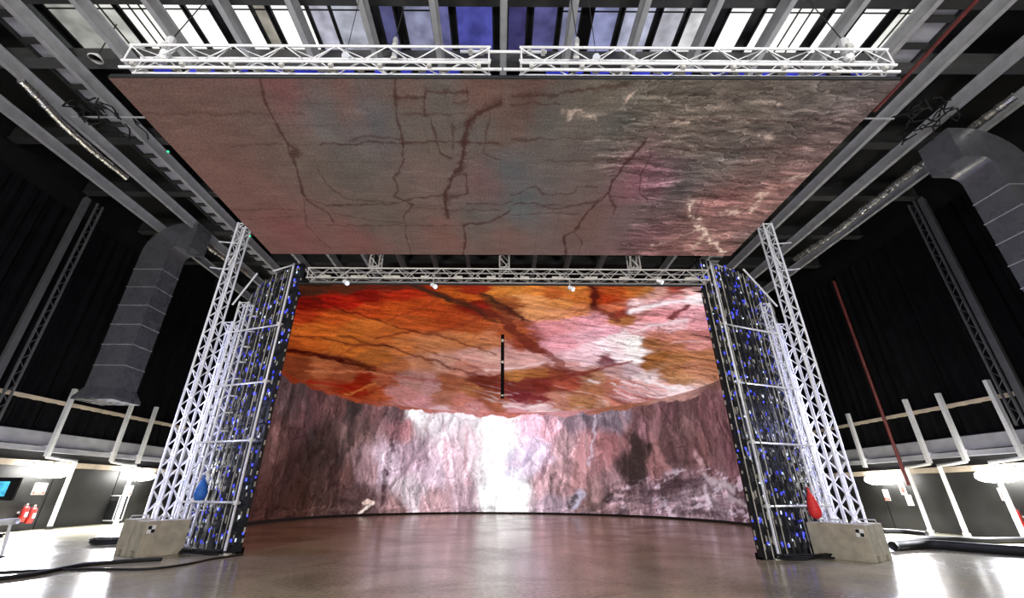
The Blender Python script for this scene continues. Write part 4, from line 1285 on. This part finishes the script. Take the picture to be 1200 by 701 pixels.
# ================================================================== SCAFFOLD FRAMES, TOWERS, BLOCKS
for side, s in SX.items():
    te = tL if s < 0 else tR_
    pe, ne = ell(te, 0.45)
    pole = Vector((-6.58, 11.72, 0)) if s < 0 else survey(913.5, 656, 'z', 0)
    tw = Vector((-8.84, 12.15, 0)) if s < 0 else Vector((9.05, 12.0, 0))
    near = 'left' if s < 0 else 'right'
    sc = thing('scaffold_frame', 'white tubular scaffold frame against the back of the %s LED wall end' % near, 'scaffold', (pole.x, pole.y, 0), 'scaffold frames at the LED wall ends')
    MB().tube((pole.x, pole.y, 0.02), (pole.x, pole.y, 8.0), 0.030, 10).build('standard_pole', M['galv'], sc, smooth=True)
    MB().box((pole.x, pole.y, 0.012), (0.28, 0.16, 0.024)).build('base_plate', M['plate'], sc)
    far = Vector((tw.x - s * 0.25, tw.y + 0.35, 0))
    for hz in (1.12, 2.62, 4.2, 5.92):
        MB().tube((pole.x - s * 0.08, pole.y, hz), (far.x, far.y, hz), 0.028, 8).build('ledger_tube', M['galv'], sc, smooth=True)
        MB().box((pole.x, pole.y - 0.01, hz), (0.09, 0.1, 0.1)).build('coupler', M['galv'], sc)
    for hz in (4.5, 6.35):
        m_ = (pole + far) / 2
        MB().tube((m_.x - s * 0.25, m_.y + 0.25, hz - 0.05), (m_.x - s * 0.7, m_.y + 0.45, hz + 0.22), 0.024, 8).build('brace_tube', M['galv'], sc)
    MB().tube((pole.x, pole.y, 7.95), (pole.x + s * 0.9, pole.y + 0.5, 8.0), 0.026, 8).build('top_tube', M['alu_dull'], sc)
    # cable loom lying at the foot
    cbm = MB()
    rr_ = random.Random(5)
    for k in range(7):
        pts = []
        for j in range(9):
            f = j / 8
            c_ = Vector((pole.x, pole.y, 0)).lerp(Vector((tw.x - s * 0.55, tw.y - 0.1, 0)), f)
            pts.append(c_ + Vector((rr_.uniform(-0.1, 0.1), rr_.uniform(-0.15, 0.05) - 0.1, 0.03 + 0.035 * (k % 3))))
        cbm.path(pts, 0.022, 6)
    o = cbm.build('cable_heap', M['rubber'], None, (pole.x, pole.y, 0))
    tag(o, 'heap of black cables on the floor along the %s LED wall foot' % near, 'cable', kind='stuff')

    # lattice towers
    hts = [9.75, 7.0, 6.4]
    offs = [Vector((0, 0, 0)), Vector((-s * 0.5, 0.5, 0)), Vector((s * 0.02, 0.75, 0))]
    desc = ['tallest white lattice tower on the %s, standing at the concrete block',
            'shorter white lattice tower on the %s, nearest the LED wall end',
            'shorter white lattice tower on the %s, behind the tallest one']
    for k in range(3):
        b0 = tw + offs[k]
        ztop = hts[k]
        t = truss('lattice_tower', desc[k] % near, (b0.x, b0.y, 0), (b0.x, b0.y, 0.06), (b0.x, b0.y, ztop), (0, 1, 0), 0.29, 0.29, 0.27, M['alu'],
                  'lattice towers on the %s' % near, 'tower', 0.031, 0.0135)
        MB().box((b0.x, b0.y, 0.03), (0.42, 0.42, 0.06)).build('base_plate', M['alu_dull'], t)
        if k == 1:
            z = 0.9
            j = 0
            while z < 6.9:
                MB().tube((b0.x - s * 0.1, b0.y + 0.16, z), (b0.x - s * (0.75 + 0.25 * (j % 2)), b0.y + 0.62, z + 0.06 * (j % 3)), 0.022, 6).build('outrigger', M['galv'], t)
                z += 0.52
                j += 1
        if k == 0:
            for z in (7.9, 8.9):
                MB().tube((b0.x - s * 0.05, b0.y - 0.17, z), (b0.x + s * 0.75, b0.y + 0.05, z + 0.2), 0.022, 6).build('outrigger', M['galv'], t)
            MB().tube((b0.x, b0.y - 0.18, 8.05), (b0.x - s * 0.12, b0.y - 0.2, 8.45), 0.03, 8).build('clamp_tube', M['alu'], t)
    # blue stay tube from the tower to the wall top
    st_a = tw + Vector((-s * 0.35, 0.05, 6.75))
    st_b = Vector((pe.x + s * 1.3, pe.y + 0.45, 7.75))
    MB_ = MB().tube(st_a, st_b, 0.028, 8)
    tag(MB_.build('stay_tube', M['alu'], None, st_a), 'slanting stay tube from the %s tower up to the LED wall top' % near, 'tube')

    # ballast blocks
    def block(c0, L, D, Hh, yaw, lb, sticker):
        Xv = Vector((math.cos(yaw), math.sin(yaw), 0))
        Yv = Vector((-math.sin(yaw), math.cos(yaw), 0))
        ctr = c0 + Xv * (L / 2) * 1 + Yv * D / 2
        t = thing('ballast_block', lb, 'concrete block', (ctr.x, ctr.y, 0), 'concrete ballast blocks')
        mb = MB()
        z0 = 0.12
        # profile across D with a fork pocket notch, extruded along L
        prof = [(0, 0), (D * 0.3, 0), (D * 0.3, z0), (D * 0.7, z0), (D * 0.7, 0), (D, 0), (D, Hh), (0, Hh)]
        base = c0
        mb.prism([base + Yv * a + Vector((0, 0, z)) for a, z in prof], Xv * L)
        o = mb.build('block', M['concrete'], t)
        fix_normals(o)
        bevel(o, 0.015)
        if sticker:
            sx = 0.13 if sticker > 0 else L - 0.13
            zc, q_ = Hh - 0.17, 0.075
            pl_ = MB().box(base + Xv * sx - Yv * 0.002 + Vector((0, 0, zc)), (4 * q_ * 0.55, 0.006, 4 * q_ * 0.55), (Xv, Yv, Vector((0, 0, 1)))).build('marker', M['white'], t)
            for (i_, k_) in ((-1, 1), (1, -1)):
                MB().box(base + Xv * (sx + i_ * q_ * 0.5) - Yv * 0.006 + Vector((0, 0, zc + k_ * q_ * 0.5)), (q_, 0.006, q_), (Xv, Yv, Vector((0, 0, 1)))).build('marker_square', M['black'], pl_)
        MB().path([ctr + Xv * 0.2 + Vector((0, 0, Hh - 0.02)), ctr + Xv * 0.18 + Vector((0, 0, Hh + 0.07)), ctr - Xv * 0.18 + Vector((0, 0, Hh + 0.07)), ctr - Xv * 0.2 + Vector((0, 0, Hh - 0.02))], 0.014, 8).build('lifting_loop', M['alu_dull'], t)
        return t
    lb1 = 'concrete ballast block in front of the %s lattice towers, with checkered marker' % near
    lb2 = 'concrete ballast block half hidden behind the front %s one' % near
    if s < 0:
        c0, yaw, Lb = survey(159, 655, 'z', 0), math.radians(60), 0.95
        Xv, Yv = Vector((math.cos(yaw), math.sin(yaw), 0)), Vector((-math.sin(yaw), math.cos(yaw), 0))
        block(c0, Lb, 0.56, 0.74, yaw, lb1, 1)
        block(c0 + Yv * 0.64 + Xv * 0.0, 0.4, 0.5, 0.76, yaw, lb2, 0)
    else:
        c0, yaw, Lb = survey(1027, 661, 'z', 0), math.radians(-57), 1.22
        Xv, Yv = Vector((math.cos(yaw), math.sin(yaw), 0)), Vector((-math.sin(yaw), math.cos(yaw), 0))
        block(c0 - Xv * Lb, Lb, 0.5, 0.76, yaw, lb1, -1)
        block(c0 + Yv * 0.58 - Xv * 0.42, 0.4, 0.5, 0.77, yaw, lb2, 0)

# hanging bags
def bag(px, py0, py1, y, w, material, lb, name):
    a, b_ = survey(px, py0, 'y', y), survey(px, py1, 'y', y)
    h = a.z - b_.z
    t = thing(name, lb, 'bag', (a.x, y, b_.z))
    r = w / 2
    prof = [(1.0, 0.12), (0.93, 0.22), (0.86, 0.18), (0.72, 0.5), (0.5, 0.82), (0.28, 1.0), (0.12, 0.92), (0.03, 0.6), (0, 0.2)]
    pts = [Vector((a.x + 0.03 * (1 - f), y, b_.z + h * f)) for f, _ in prof]
    mb = MB().path(pts, [r * q for _, q in prof], 14)
    o = mb.build('sack', material, t, smooth=True)
    MB().path([Vector((a.x, y, a.z - 0.02)), Vector((a.x + 0.02, y + 0.05, a.z + 0.10)), Vector((a.x + 0.01, y + 0.2, a.z + 0.16))], 0.012, 6).build('cord', M['white'], t)


bag(240, 557, 587, 11.75, 0.30, M['bag_blue'], 'blue cloth bag hanging on the left scaffold', 'hanging_bag')
bag(946, 571, 608, 11.25, 0.28, M['bag_red'], 'red cloth bag hanging on the right scaffold', 'hanging_bag')
p = survey(243, 561, 'y', 12.05)
tag(MB().path([p + Vector((-0.06, 0, 0.16)), p + Vector((-0.02, 0, 0.1)), p, p + Vector((-0.04, 0, -0.14)), p + Vector((-0.05, 0, -0.2))], [0.02, 0.06, 0.09, 0.08, 0.02], 10)
    .build('rolled_cloth', M['white'], None, p, True), 'small white rolled cloth hanging just behind the blue bag', 'cloth')

# ================================================================== SIDE WALL FITTINGS
LAMPS = []
for (x, py, pa, pb, lb) in ((-17.3, 553, 31, 82, 'bright oval wall lamp on the left wall, nearest the fire extinguishers'),
                            (-17.3, 560, 142, 180, 'bright oval wall lamp on the left wall, next to the lattice towers'),
                            (17.3, 565, 1015, 1054, 'bright oval wall lamp on the right wall, next to the lattice towers'),
                            (17.3, 557, 1143, 1197, 'bright oval wall lamp on the right wall, nearest the picture edge')):
    a, b_ = survey(pa, py, 'x', x), survey(pb, py, 'x', x)
    yc, L, z = (a.y + b_.y) / 2, abs(a.y - b_.y), 2.02
    s = 1 if x > 0 else -1
    t = thing('wall_lamp', lb, 'lamp', (x, yc, z), 'oval lamps on the side walls')
    ys = [-1, -0.9, -0.65, -0.3, 0.3, 0.65, 0.9, 1]
    rs_ = [0.04, 0.13, 0.2, 0.23, 0.23, 0.2, 0.13, 0.04]
    MB().path([(x, yc + k * L / 2, z) for k in ys], rs_, 14).build('diffuser', M['lamp'], t, smooth=True)  # capsule made oversized, its shape takes in the lamp's glare
    MB().box((x, yc, z + 0.27), (0.18, L * 0.9, 0.06)).build('housing', M['white'], t)
    MB().box((s * 17.55, yc, z + 0.33), (0.62, 0.1, 0.05)).build('bracket', M['galv'], t)
    LAMPS.append((x, yc, z, L, s))

# stanchions: upper post from rail to ledge, jog, lower post to floor
def stanchion(side, up0, up1, lo0, lo1, lb, dark=False):
    s = SX[side]
    xo = s * 17.35
    if lo1:
        g = survey(lo1[0], lo1[1], 'z', 0)
        y_lo = survey((lo0[0] + lo1[0]) / 2, (lo0[1] + lo1[1]) / 2, 'x', s * 17.25).y
    y_up = survey((up0[0] + up1[0]) / 2, (up0[1] + up1[1]) / 2, 'x', s * 17.35).y
    z_t = survey(up0[0], up0[1], 'x', s * 17.35).z
    t = thing('wall_post', lb, 'post', (xo, y_up, 0), 'white posts on the %s wall' % side)
    ax_ = None
    zb = 2.55
    MB().box((xo, y_up, (z_t + zb) / 2), (0.14, 0.14, z_t - zb)).build('upper_post', M['galv'], t)
    MB().box((s * 17.58, y_up, zb + 0.35), (0.46, 0.10, 0.10)).build('bracket', M['galv'], t)
    if lo1:
        xl = s * 17.25
        MB().path([(xo, y_up, zb + 0.05), (xo, y_up, zb - 0.02), (xl, (y_up + y_lo) / 2, 2.47), (xl, y_lo + 0.05, 2.44), (xl, y_lo, 2.36)], 0.06, 8).build('jog', M['galv'], t, smooth=True)
        MB().tube((xl, y_lo, 2.40), (xl, y_lo, 0.05), 0.075, 10).build('lower_post', M['galv'], t, smooth=True)
        MB().tube((xl, y_lo, 0.0), (xl, y_lo, 0.12), 0.12, 12).build('foot', M['rubber'] if dark else M['alu_dull'], t)


stanchion('left', (88, 456), (54, 538), (82, 560), (56, 620), 'white post with floor leg on the left wall, nearest the fire extinguishers', True)
stanchion('left', (156, 470), (130, 543), (150, 567), (135, 615), 'white post with floor leg on the left wall, middle of the three')
stanchion('left', (183, 477), (160, 548), None, None, 'white post on the left wall beside the lattice towers, without floor leg')
stanchion('right', (993, 485), (1016, 553), None, None, 'white post on the right wall beside the lattice towers, without floor leg')
stanchion('right', (1061, 468), (1090, 547), (1067, 552), (1089, 625), 'white post with bent floor leg on the right wall, first past the notices')
stanchion('right', (1099, 461), (1134, 545), (1105, 550), (1131, 629), 'white post with bent floor leg on the right wall, second past the notices')
stanchion('right', (1158, 445), (1197, 538), (1175, 570), (1199, 629), 'white post with floor leg on the right wall, behind the nearest lamp')

# signs and extinguishers
def sign(px0, py0, px1, py1, side, lb, name='fire_notice', kind=0):
    s = SX[side]
    x = s * 17.685
    a, b_ = survey(px0, py0, 'x', x), survey(px1, py1, 'x', x)
    yc, zc = (a.y + b_.y) / 2, (a.z + b_.z) / 2
    W, Hh = max(0.28, abs(a.y - b_.y)), abs(a.z - b_.z)
    W = min(W, 0.5)
    t = thing(name, lb, 'sign', (x, yc, zc - Hh / 2))
    MB().box((x, yc, zc), (0.02, W, Hh)).build('board', M['white'], t)
    xf = x - s * 0.012
    if kind == 0:
        MB().box((xf, yc, zc - Hh * 0.33), (0.01, W * 0.9, Hh * 0.26)).build('red_band', M['sign_red'], t)
        MB().path([(xf, yc - W * 0.22, zc + Hh * 0.16), (xf, yc + W * 0.02, zc + Hh * 0.26), (xf, yc + W * 0.22, zc + Hh * 0.12), (xf, yc, zc - Hh * 0.06), (xf, yc - W * 0.22, zc + Hh * 0.16)], 0.012, 6).build('symbol', M['sign_orange'], t)
        ln = MB()
        for k in range(3):
            ln.box((xf - s * 0.006, yc, zc - Hh * (0.26 + 0.07 * k)), (0.006, W * 0.6, Hh * 0.02))
        ln.build('text_lines', M['white'], t)
    elif kind == 1:
        MB().box((xf, yc, zc - Hh * 0.1), (0.01, W * 0.6, Hh * 0.5)).build('red_panel', M['sign_red'], t)
    return t


sign(41, 566, 52, 580, 'left', 'white and red fire notice on the left wall above the extinguishers')
sign(146, 569, 154, 581, 'left', 'white and red fire notice on the left wall under the lamp by the towers')
sign(1035, 574, 1043, 587, 'right', 'white and orange fire notice under the right wall lamp by the towers')
sign(1053, 564, 1062, 580, 'right', 'narrow white and red notice on the right wall below the red pipe', kind=1)
sign(1060, 580, 1072, 593, 'right', 'plain white notice hung below the narrow red one', 'paper_notice', 2)
sign(1172, 572, 1181, 587, 'right', 'white and red notice on the right wall beside the last floor leg', kind=1)


def extinguisher(px, py_b, lb, side='left', r=0.11, h=0.62):
    s = SX[side]
    x = s * 17.5
    p = survey(px, py_b, 'x', x)
    z = max(0.25, p.z)
    c = Vector((x, p.y, z))
    t = thing('fire_extinguisher', lb, 'fire extinguisher', c, 'fire extinguishers')
    prof = [(0, r * 0.9), (0.02, r), (h * 0.72, r), (h * 0.8, r * 0.8), (h * 0.86, r * 0.35), (h * 0.9, r * 0.35)]
    MB().path([c + Vector((0, 0, z_)) for z_, _ in prof], [q for _, q in prof], 16).build('cylinder', M['red'], t, smooth=True)
    MB().path([c + Vector((0, 0, h * 0.9)), c + Vector((0, 0, h * 0.99))], [0.035, 0.03], 10).build('valve', M['plate'], t)
    MB().box(c + Vector((0, -0.06, h * 1.02)), (0.03, 0.2, 0.03)).build('lever', M['rubber'], t)
    MB().path([c + Vector((0, -0.05, h * 0.95)), c + Vector((-s * 0.05, -0.17, h * 0.8)), c + Vector((-s * 0.05, -0.16, h * 0.3))], 0.014, 6).build('hose', M['rubber'], t)
    MB().box(c + Vector((-s * r * 0.97, 0, h * 0.4)), (0.012, 0.1, 0.16)).build('label_plate', M['white'], t)
    MB().box(c + Vector((s * 0.17, 0, h * 0.5)), (0.14, 0.12, 0.06)).build('wall_bracket', M['alu_dull'], t)


extinguisher(23.5, 612, 'left red fire extinguisher of the pair on the left wall')
extinguisher(32.5, 614, 'right red fire extinguisher of the pair on the left wall')
extinguisher(1198, 618, 'red fire extinguisher on the right wall at the picture edge', 'right')

# red riser pipe on the right wall and red sprinkler pipe under the roof
a, b_ = survey(1000, 390, 'x', 17.3), survey(1046, 535, 'x', 17.3)
yy = (a.y + b_.y) / 2
tag(MB().tube((17.40, yy, 1.75), (17.40, yy, 11.5), 0.07, 10).build('riser_pipe', M['dark_red'], None, (17.40, yy, 1.75)), 'dark red pipe running up the right wall over the notices', 'pipe')
a, b_ = survey(1145, 0, 'z', 12.0), survey(1063, 89, 'z', 12.0)
d = (b_ - a)
tag(MB().tube(a - d * 0.1, b_ + d * 0.6, 0.05, 10).build('sprinkler_pipe', M['dark_red'], None, a), 'rusty red pipe running under the roof at the upper right', 'pipe')

# columns on the side walls
def lattice_col(side, pa, pb, lb):
    s = SX[side]
    x = s * 17.2
    m_ = survey((pa[0] + pb[0]) / 2, (pa[1] + pb[1]) / 2, 'x', x)
    t = thing('lattice_column', lb, 'column', (x, m_.y, 3.5))
    for o in (-0.13, 0.13):
        MB().box((x, m_.y + o, 8.0), (0.06, 0.06, 9.0)).build('rail', M['column'], t)
    l_ = MB()
    for k in range(30):
        z = 3.55 + 0.298 * k
        l_.tube((x, m_.y + (-0.13 if k % 2 else 0.13), z), (x, m_.y + (0.13 if k % 2 else -0.13), z + 0.29), 0.012, 5)
    l_.build('lacing', M['column'], t)


def wall_col(side, pa, pb, lb):
    s = SX[side]
    x = s * 17.25
    m_ = survey((pa[0] + pb[0]) / 2, (pa[1] + pb[1]) / 2, 'x', x)
    t = thing('wall_column', lb, 'column', (x, m_.y, 3.5))
    MB().box((x, m_.y, 8.0), (0.03, 0.24, 9.0)).build('flange', M['column'], t)
    MB().box((x + s * 0.12, m_.y, 8.0), (0.22, 0.03, 9.0)).build('web', M['column'], t)


wall_col('left', (0, 439), (103, 230), 'grey steel column standing on the left wall ledge, in front of the lattice column')
lattice_col('left', (10, 470), (115, 235), 'grey lattice column on the left wall between steel column and duct')
wall_col('right', (1200, 480), (1083, 235), 'grey steel column standing on the right wall ledge, in front of the lattice column')
lattice_col('right', (1185, 480), (1069, 235), 'grey lattice column on the right wall between towers and steel column')

# ventilation ducts
def duct(side, top_px, bot_px, xd, w, dep, zb, lb):
    s = SX[side]
    m_ = survey(bot_px[0], bot_px[1], 'x', xd)
    y = m_.y
    zt = survey(top_px[0], top_px[1], 'x', xd).z
    t = thing('air_duct', lb, 'duct', (xd, y, zb), 'sheet metal air ducts on the side walls')
    Xv, Yv = Vector((1, 0, 0)), Vector((0, 1, 0))
    # vertical run in separate flanged lengths (seams)
    n = 7
    vr_ = MB().sweep([(xd, y, zb + 0.5), (xd, y, zt)], [(Xv, w / 2, Yv, dep / 2)] * 2)
    vr_.build('vertical_run', M['duct'], t)
    for k in range(1, n):
        z = zb + 0.5 + (zt - zb - 0.5) * k / n
        MB().sweep([(xd, y, z - 0.012), (xd, y, z + 0.012)], [(Xv, w / 2 + 0.02, Yv, dep / 2 + 0.02)] * 2).build('seam', M['beam'], t)
    # flared outlet
    MB().sweep([(xd, y, zb), (xd, y, zb + 0.10), (xd, y, zb + 0.5)], [(Xv, w / 2 + 0.18, Yv, dep / 2 + 0.18), (Xv, w / 2 + 0.18, Yv, dep / 2 + 0.18), (Xv, w / 2, Yv, dep / 2)]).build('outlet', M['duct'], t)
    # elbow towards the hall
    pts, prof = [], []
    R_ = w / 2 + 0.35
    for k in range(13):
        a = (PI / 2) * k / 12
        pts.append((xd - s * (R_ - R_ * math.cos(a)), y, zt + R_ * math.sin(a)))
        rad = Vector((s * math.cos(a), 0, math.sin(a)))
        prof.append((rad, w / 2, Yv, dep / 2))
    MB().sweep(pts, prof).build('elbow', M['duct'], t, smooth=False)
    e = pts[-1]
    MB().sweep([e, (e[0] - s * 0.5, y, e[2])], [(Vector((0, 0, 1)), w / 2, Yv, dep / 2)] * 2).build('horizontal_run', M['duct'], t)
    return t


duct('left', (188, 300), (128, 463), -15.6, 1.25, 1.0, 4.55, 'grey sheet metal air duct coming down the left wall to an outlet')
duct('right', (1172, 205), (1290, 400), 15.5, 1.15, 1.0, 4.8, 'grey sheet metal air duct coming down at the upper right edge')

# foil flexible ducts
def foil(pxs, z, lb, r=0.13):
    pts = [survey(px, py, 'z', z) for px, py in pxs]
    P_ = []
    for a, b_ in zip(pts[:-1], pts[1:]):
        n = max(4, int((b_ - a).length / 0.12))
        for k in range(n):
            P_.append(a.lerp(b_, k / n))
    rnd = random.Random(9)
    rad = [r * (0.85 + 0.3 * rnd.random()) for _ in P_]
    P_ = [p + Vector((0, 0, -0.06 * math.sin(i * 0.13))) for i, p in enumerate(P_)]
    o = tag(MB().path(P_, rad, 9).build('flexible_duct', M['foil'], None, P_[0]), lb, 'duct')


foil([(24, 94), (45, 114), (72, 142), (115, 182), (150, 212)], 12.37, 'crinkled silver flexible duct strapped along the upper left roof beam', 0.11)
foil([(222, 272), (245, 289), (290, 322)], 12.3, 'silver flexible duct under the left roof beyond the air duct elbow', 0.12)
foil([(1190, 112), (1150, 140), (1100, 176), (1040, 226), (990, 262), (930, 306)], 12.35, 'crinkled silver flexible duct running under the right roof beams', 0.13)

# cable trays beside the LED ceiling
for side, x in (('left', -13.1), ('right', 11.6)):
    t = thing('cable_tray', 'ladder cable tray with pale deck along the roof beside the LED ceiling, %s side' % side, 'cable tray', (x, 18, 12.6), 'cable trays under the roof')
    y0, y1 = 4.5, 34
    MB().box((x, (y0 + y1) / 2, 13.05), (0.95, y1 - y0, 0.03)).build('deck', M['ledge'], t)
    for o in (-0.5, 0.5):
        MB().box((x + o, (y0 + y1) / 2, 12.98), (0.05, y1 - y0, 0.12)).build('side_rail', M['beam_dark'], t)
    k = 0
    y = y0 + 0.3
    while y < y1:
        MB().box((x, y, 12.98), (1.0, 0.16, 0.08)).build('rung', M['beam_dark'], t)
        y += 0.75
    for yy in range(6, 34, 4):
        MB().tube((x, yy, 13.06), (x, yy, 13.8), 0.02, 6).build('hanger_rod', M['beam_dark'], t)
# junction box clusters beside the LED ceiling front corners
for side, px, py in (('left', 108, 128), ('right', 1092, 130)):
    p = survey(px, py, 'z', 12.0)
    t = thing('cable_bundle', 'dark tangle of cables under the roof beside the %s LED ceiling corner' % side, 'cable', p)
    rr_ = random.Random(11)
    for k in range(14):
        q = p + Vector((rr_.uniform(-0.8, 0.8), rr_.uniform(-0.5, 0.7), rr_.uniform(-0.2, 0.25)))
        pts = [q]
        for j in range(5):
            pts.append(pts[-1] + Vector((rr_.uniform(-0.25, 0.25), rr_.uniform(-0.2, 0.3), rr_.uniform(-0.15, 0.15))))
        MB().path(pts, 0.025, 5).build('cable', M['rubber'], t)
    MB().tube(p + Vector((-0.9, 0.3, 0)), p + Vector((1.6 if side == 'left' else -3.0, 0.3, 0.0)), 0.03, 8).build('pipe', M['beam'], t)
    MB().tube(p + Vector((0, 0, 0)), p + Vector((0, 0, 0.49)), 0.02, 6).build('drop_rod', M['beam_dark'], t)

# ================================================================== FLOOR OBJECTS
def floor_cable(pxs, r, lb, z=None):
    pts = [survey(px, py, 'z', r) for px, py in pxs]
    P_ = []
    for i in range(len(pts) - 1):
        p_, a, b_, n_ = pts[max(0, i - 1)], pts[i], pts[i + 1], pts[min(len(pts) - 1, i + 2)]
        for k in range(8):
            f = k / 8
            P_.append(0.5 * ((2 * a) + (b_ - p_) * f + (2 * p_ - 5 * a + 4 * b_ - n_) * f * f + (3 * a - p_ - 3 * b_ + n_) * f ** 3))
    P_.append(pts[-1])
    tag(MB().path(P_, r, 8).build('floor_cable', M['rubber'], None, P_[0], True), lb, 'cable')


floor_cable([(-8, 679), (40, 673), (85, 664), (120, 660), (160, 657), (190, 655.5)], 0.035, 'thick black cable on the floor from the left picture edge to the ballast block')
floor_cable([(-8, 671), (60, 668), (110, 667), (170, 667), (215, 662), (250, 655), (285, 650)], 0.02, 'thin black cable curving over the floor to the left LED wall end')
floor_cable([(70, 667), (90, 662), (110, 659.5), (150, 656.5)], 0.022, 'short black cable on the floor beside the thick left cable')
floor_cable([(1046, 640), (1085, 638), (1130, 641), (1170, 644), (1215, 647), (1330, 655)], 0.12, 'fattest black hose on the floor at the right')
floor_cable([(1058, 637), (1066, 633.5), (1080, 631.5), (1110, 632), (1150, 633.5), (1215, 633), (1330, 634)], 0.09, 'black hose on the right floor, bending back behind the fattest one')
floor_cable([(1036, 622.5), (1060, 623), (1086, 625.5)], 0.08, 'short black hose along the right wall foot behind the ballast blocks')
p = survey(126, 638, 'z', 0)
mb = MB()
rr_ = random.Random(4)
for k in range(6):
    pts = []
    for j in range(17):
        a = 2 * PI * j / 16
        pts.append(p + Vector((math.cos(a) * (0.42 + 0.04 * (k % 3)), math.sin(a) * (0.3 + 0.03 * (k % 2)), 0.03 + 0.035 * k * 0.6)))
    mb.path(pts, 0.02, 6)
tag(mb.build('cable_coil', M['rubber'], None, p), 'coiled black cable lying on the bright floor left of the ballast blocks', 'cable')

# equipment trolley behind the left ballast blocks
p = survey(150, 612, 'z', 0) + Vector((0.1, -1.2, 0))
t = thing('equipment_trolley', 'small tubular trolley with a black box behind the left ballast blocks', 'trolley', (p.x, p.y, 0))
W, D_, Hh = 0.6, 0.5, 1.15
for a in (-1, 1):
    for b_ in (-1, 1):
        MB().tube((p.x + a * W / 2, p.y + b_ * D_ / 2, 0.12), (p.x + a * W / 2, p.y + b_ * D_ / 2, Hh), 0.02, 8).build('upright', M['galv'], t)
        MB().path([(p.x + a * W / 2 - 0.02, p.y + b_ * D_ / 2, 0.06), (p.x + a * W / 2 + 0.02, p.y + b_ * D_ / 2, 0.06)], 0.06, 12).build('wheel', M['rubber'], t)
for b_ in (-1, 1):
    MB().tube((p.x - W / 2, p.y + b_ * D_ / 2, Hh), (p.x + W / 2, p.y + b_ * D_ / 2, Hh), 0.02, 8).build('handle_bar', M['galv'], t)
MB().box((p.x, p.y, 0.14), (W, D_, 0.04)).build('shelf', M['alu_dull'], t)
MB().box((p.x, p.y, 0.55), (W * 0.8, D_ * 0.8, 0.78)).build('equipment_case', M['black'], t)

# display cart and rail at the left picture edge
c = survey(-2, 622, 'x', -15.6)
cy_ = c.y
t = thing('display_cart', 'black display cart with lit cyan screen at the left picture edge', 'display', (-15.6, cy_, 0))
ctr = Vector((-15.6, cy_, 0))
q = survey(0, 573, 'y', cy_)
MB().box((q.x - 0.05, cy_ + 0.06, q.z), (1.1, 0.07, 0.68)).build('screen_case', M['black'], t)
MB().box((q.x - 0.15, cy_ + 0.018, q.z), (0.72, 0.012, 0.44)).build('screen', M['display'], t)
MB().box((q.x - 0.05, cy_ + 0.12, q.z / 2 + 0.1), (0.12, 0.08, q.z)).build('column', M['black'], t)
MB().box((q.x - 0.05, cy_ + 0.1, 0.09), (0.9, 0.6, 0.06)).build('base', M['black'], t)
for a in (-1, 1):
    for b_ in (-1, 1):
        MB().path([(q.x - 0.05 + a * 0.4 - 0.02, cy_ + 0.1 + b_ * 0.25, 0.04), (q.x - 0.05 + a * 0.4 + 0.02, cy_ + 0.1 + b_ * 0.25, 0.04)], 0.04, 10).build('castor', M['rubber'], t)
g = survey(1, 653, 'z', 0)
t = thing('rail_stand', 'grey tubular rail on a leaning leg at the left picture edge', 'stand', (g.x, g.y, 0))
h0 = survey(21, 611, 'y', g.y)
h1 = survey(-40, 616, 'y', g.y)
MB().path([h1, h0 + Vector((-0.08, 0, 0)), h0], [0.07, 0.07, 0.06], 12).build('rail', M['galv'], t, smooth=True)
MB().tube((g.x, g.y, 0.02), h0 + Vector((-0.15, 0, -0.03)), 0.03, 8).build('leg', M['galv'], t)
MB().tube((g.x - 0.8, g.y, 0.02), h1 + Vector((0.1, 0, -0.03)), 0.03, 8).build('leg', M['galv'], t)
MB().box((g.x, g.y, 0.012), (0.16, 0.16, 0.024)).build('foot', M['rubber'], t)
MB().box((g.x - 0.8, g.y, 0.012), (0.16, 0.16, 0.024)).build('foot', M['rubber'], t)

# ================================================================== LIGHT
def area(name, loc, rot, size, size_y, energy, col, spread=PI):
    l = bpy.data.lights.new(name, 'AREA')
    l.shape = 'RECTANGLE'
    l.size, l.size_y = size, size_y
    l.energy = energy
    l.color = col
    l.spread = spread
    o = bpy.data.objects.new(name, l)
    COL.objects.link(o)
    o.location = loc
    o.rotation_euler = rot
    return o


for (x, yc, z, L, s) in LAMPS:   # each wall lamp throws its light into the hall
    area('wall_lamp_light', (x - s * 0.26, yc, z), (0, s * math.radians(62), 0), 0.35, L, 1000, (0.93, 0.94, 1.0))
# fill lights added behind the camera to brighten trusses, beams and floor
for x in (-8, 8):
    area('hall_fill_light', (x, -6.0, 7.0), (math.radians(97), 0, math.radians(4 if x > 0 else -4)), 2.0, 2.0, 1150, (1.0, 0.98, 0.94))
area('roof_fill_light', (0, -3.0, 1.2), (math.radians(128), 0, 0), 3.0, 0.8, 650, (0.95, 0.95, 1.0))  # added fill, aimed up to lighten the roof beams
# blue fill without fixtures, added to brighten and tint towers and wall ends
for s in (-1, 1):
    l = bpy.data.lights.new('blue_fill_light', 'POINT')
    l.energy = 300
    l.color = (0.55, 0.57, 1.0)
    l.shadow_soft_size = 0.2
    o = bpy.data.objects.new('blue_fill_light', l)
    COL.objects.link(o)
    o.location = (s * 9.9, 11.9, 3.2)

w = bpy.data.worlds.new('world')
SC.world = w
w.use_nodes = True
w.node_tree.nodes['Background'].inputs['Color'].default_value = (0.7, 0.75, 1, 1)
w.node_tree.nodes['Background'].inputs['Strength'].default_value = 0.05
SC.view_settings.view_transform = 'Standard'
SC.view_settings.look = 'None'
SC.view_settings.exposure = 0.0
SC.view_settings.gamma = 1.0
SC.view_settings.use_curve_mapping = False
SC.cycles.max_bounces = 6
SC.cycles.use_denoising = True
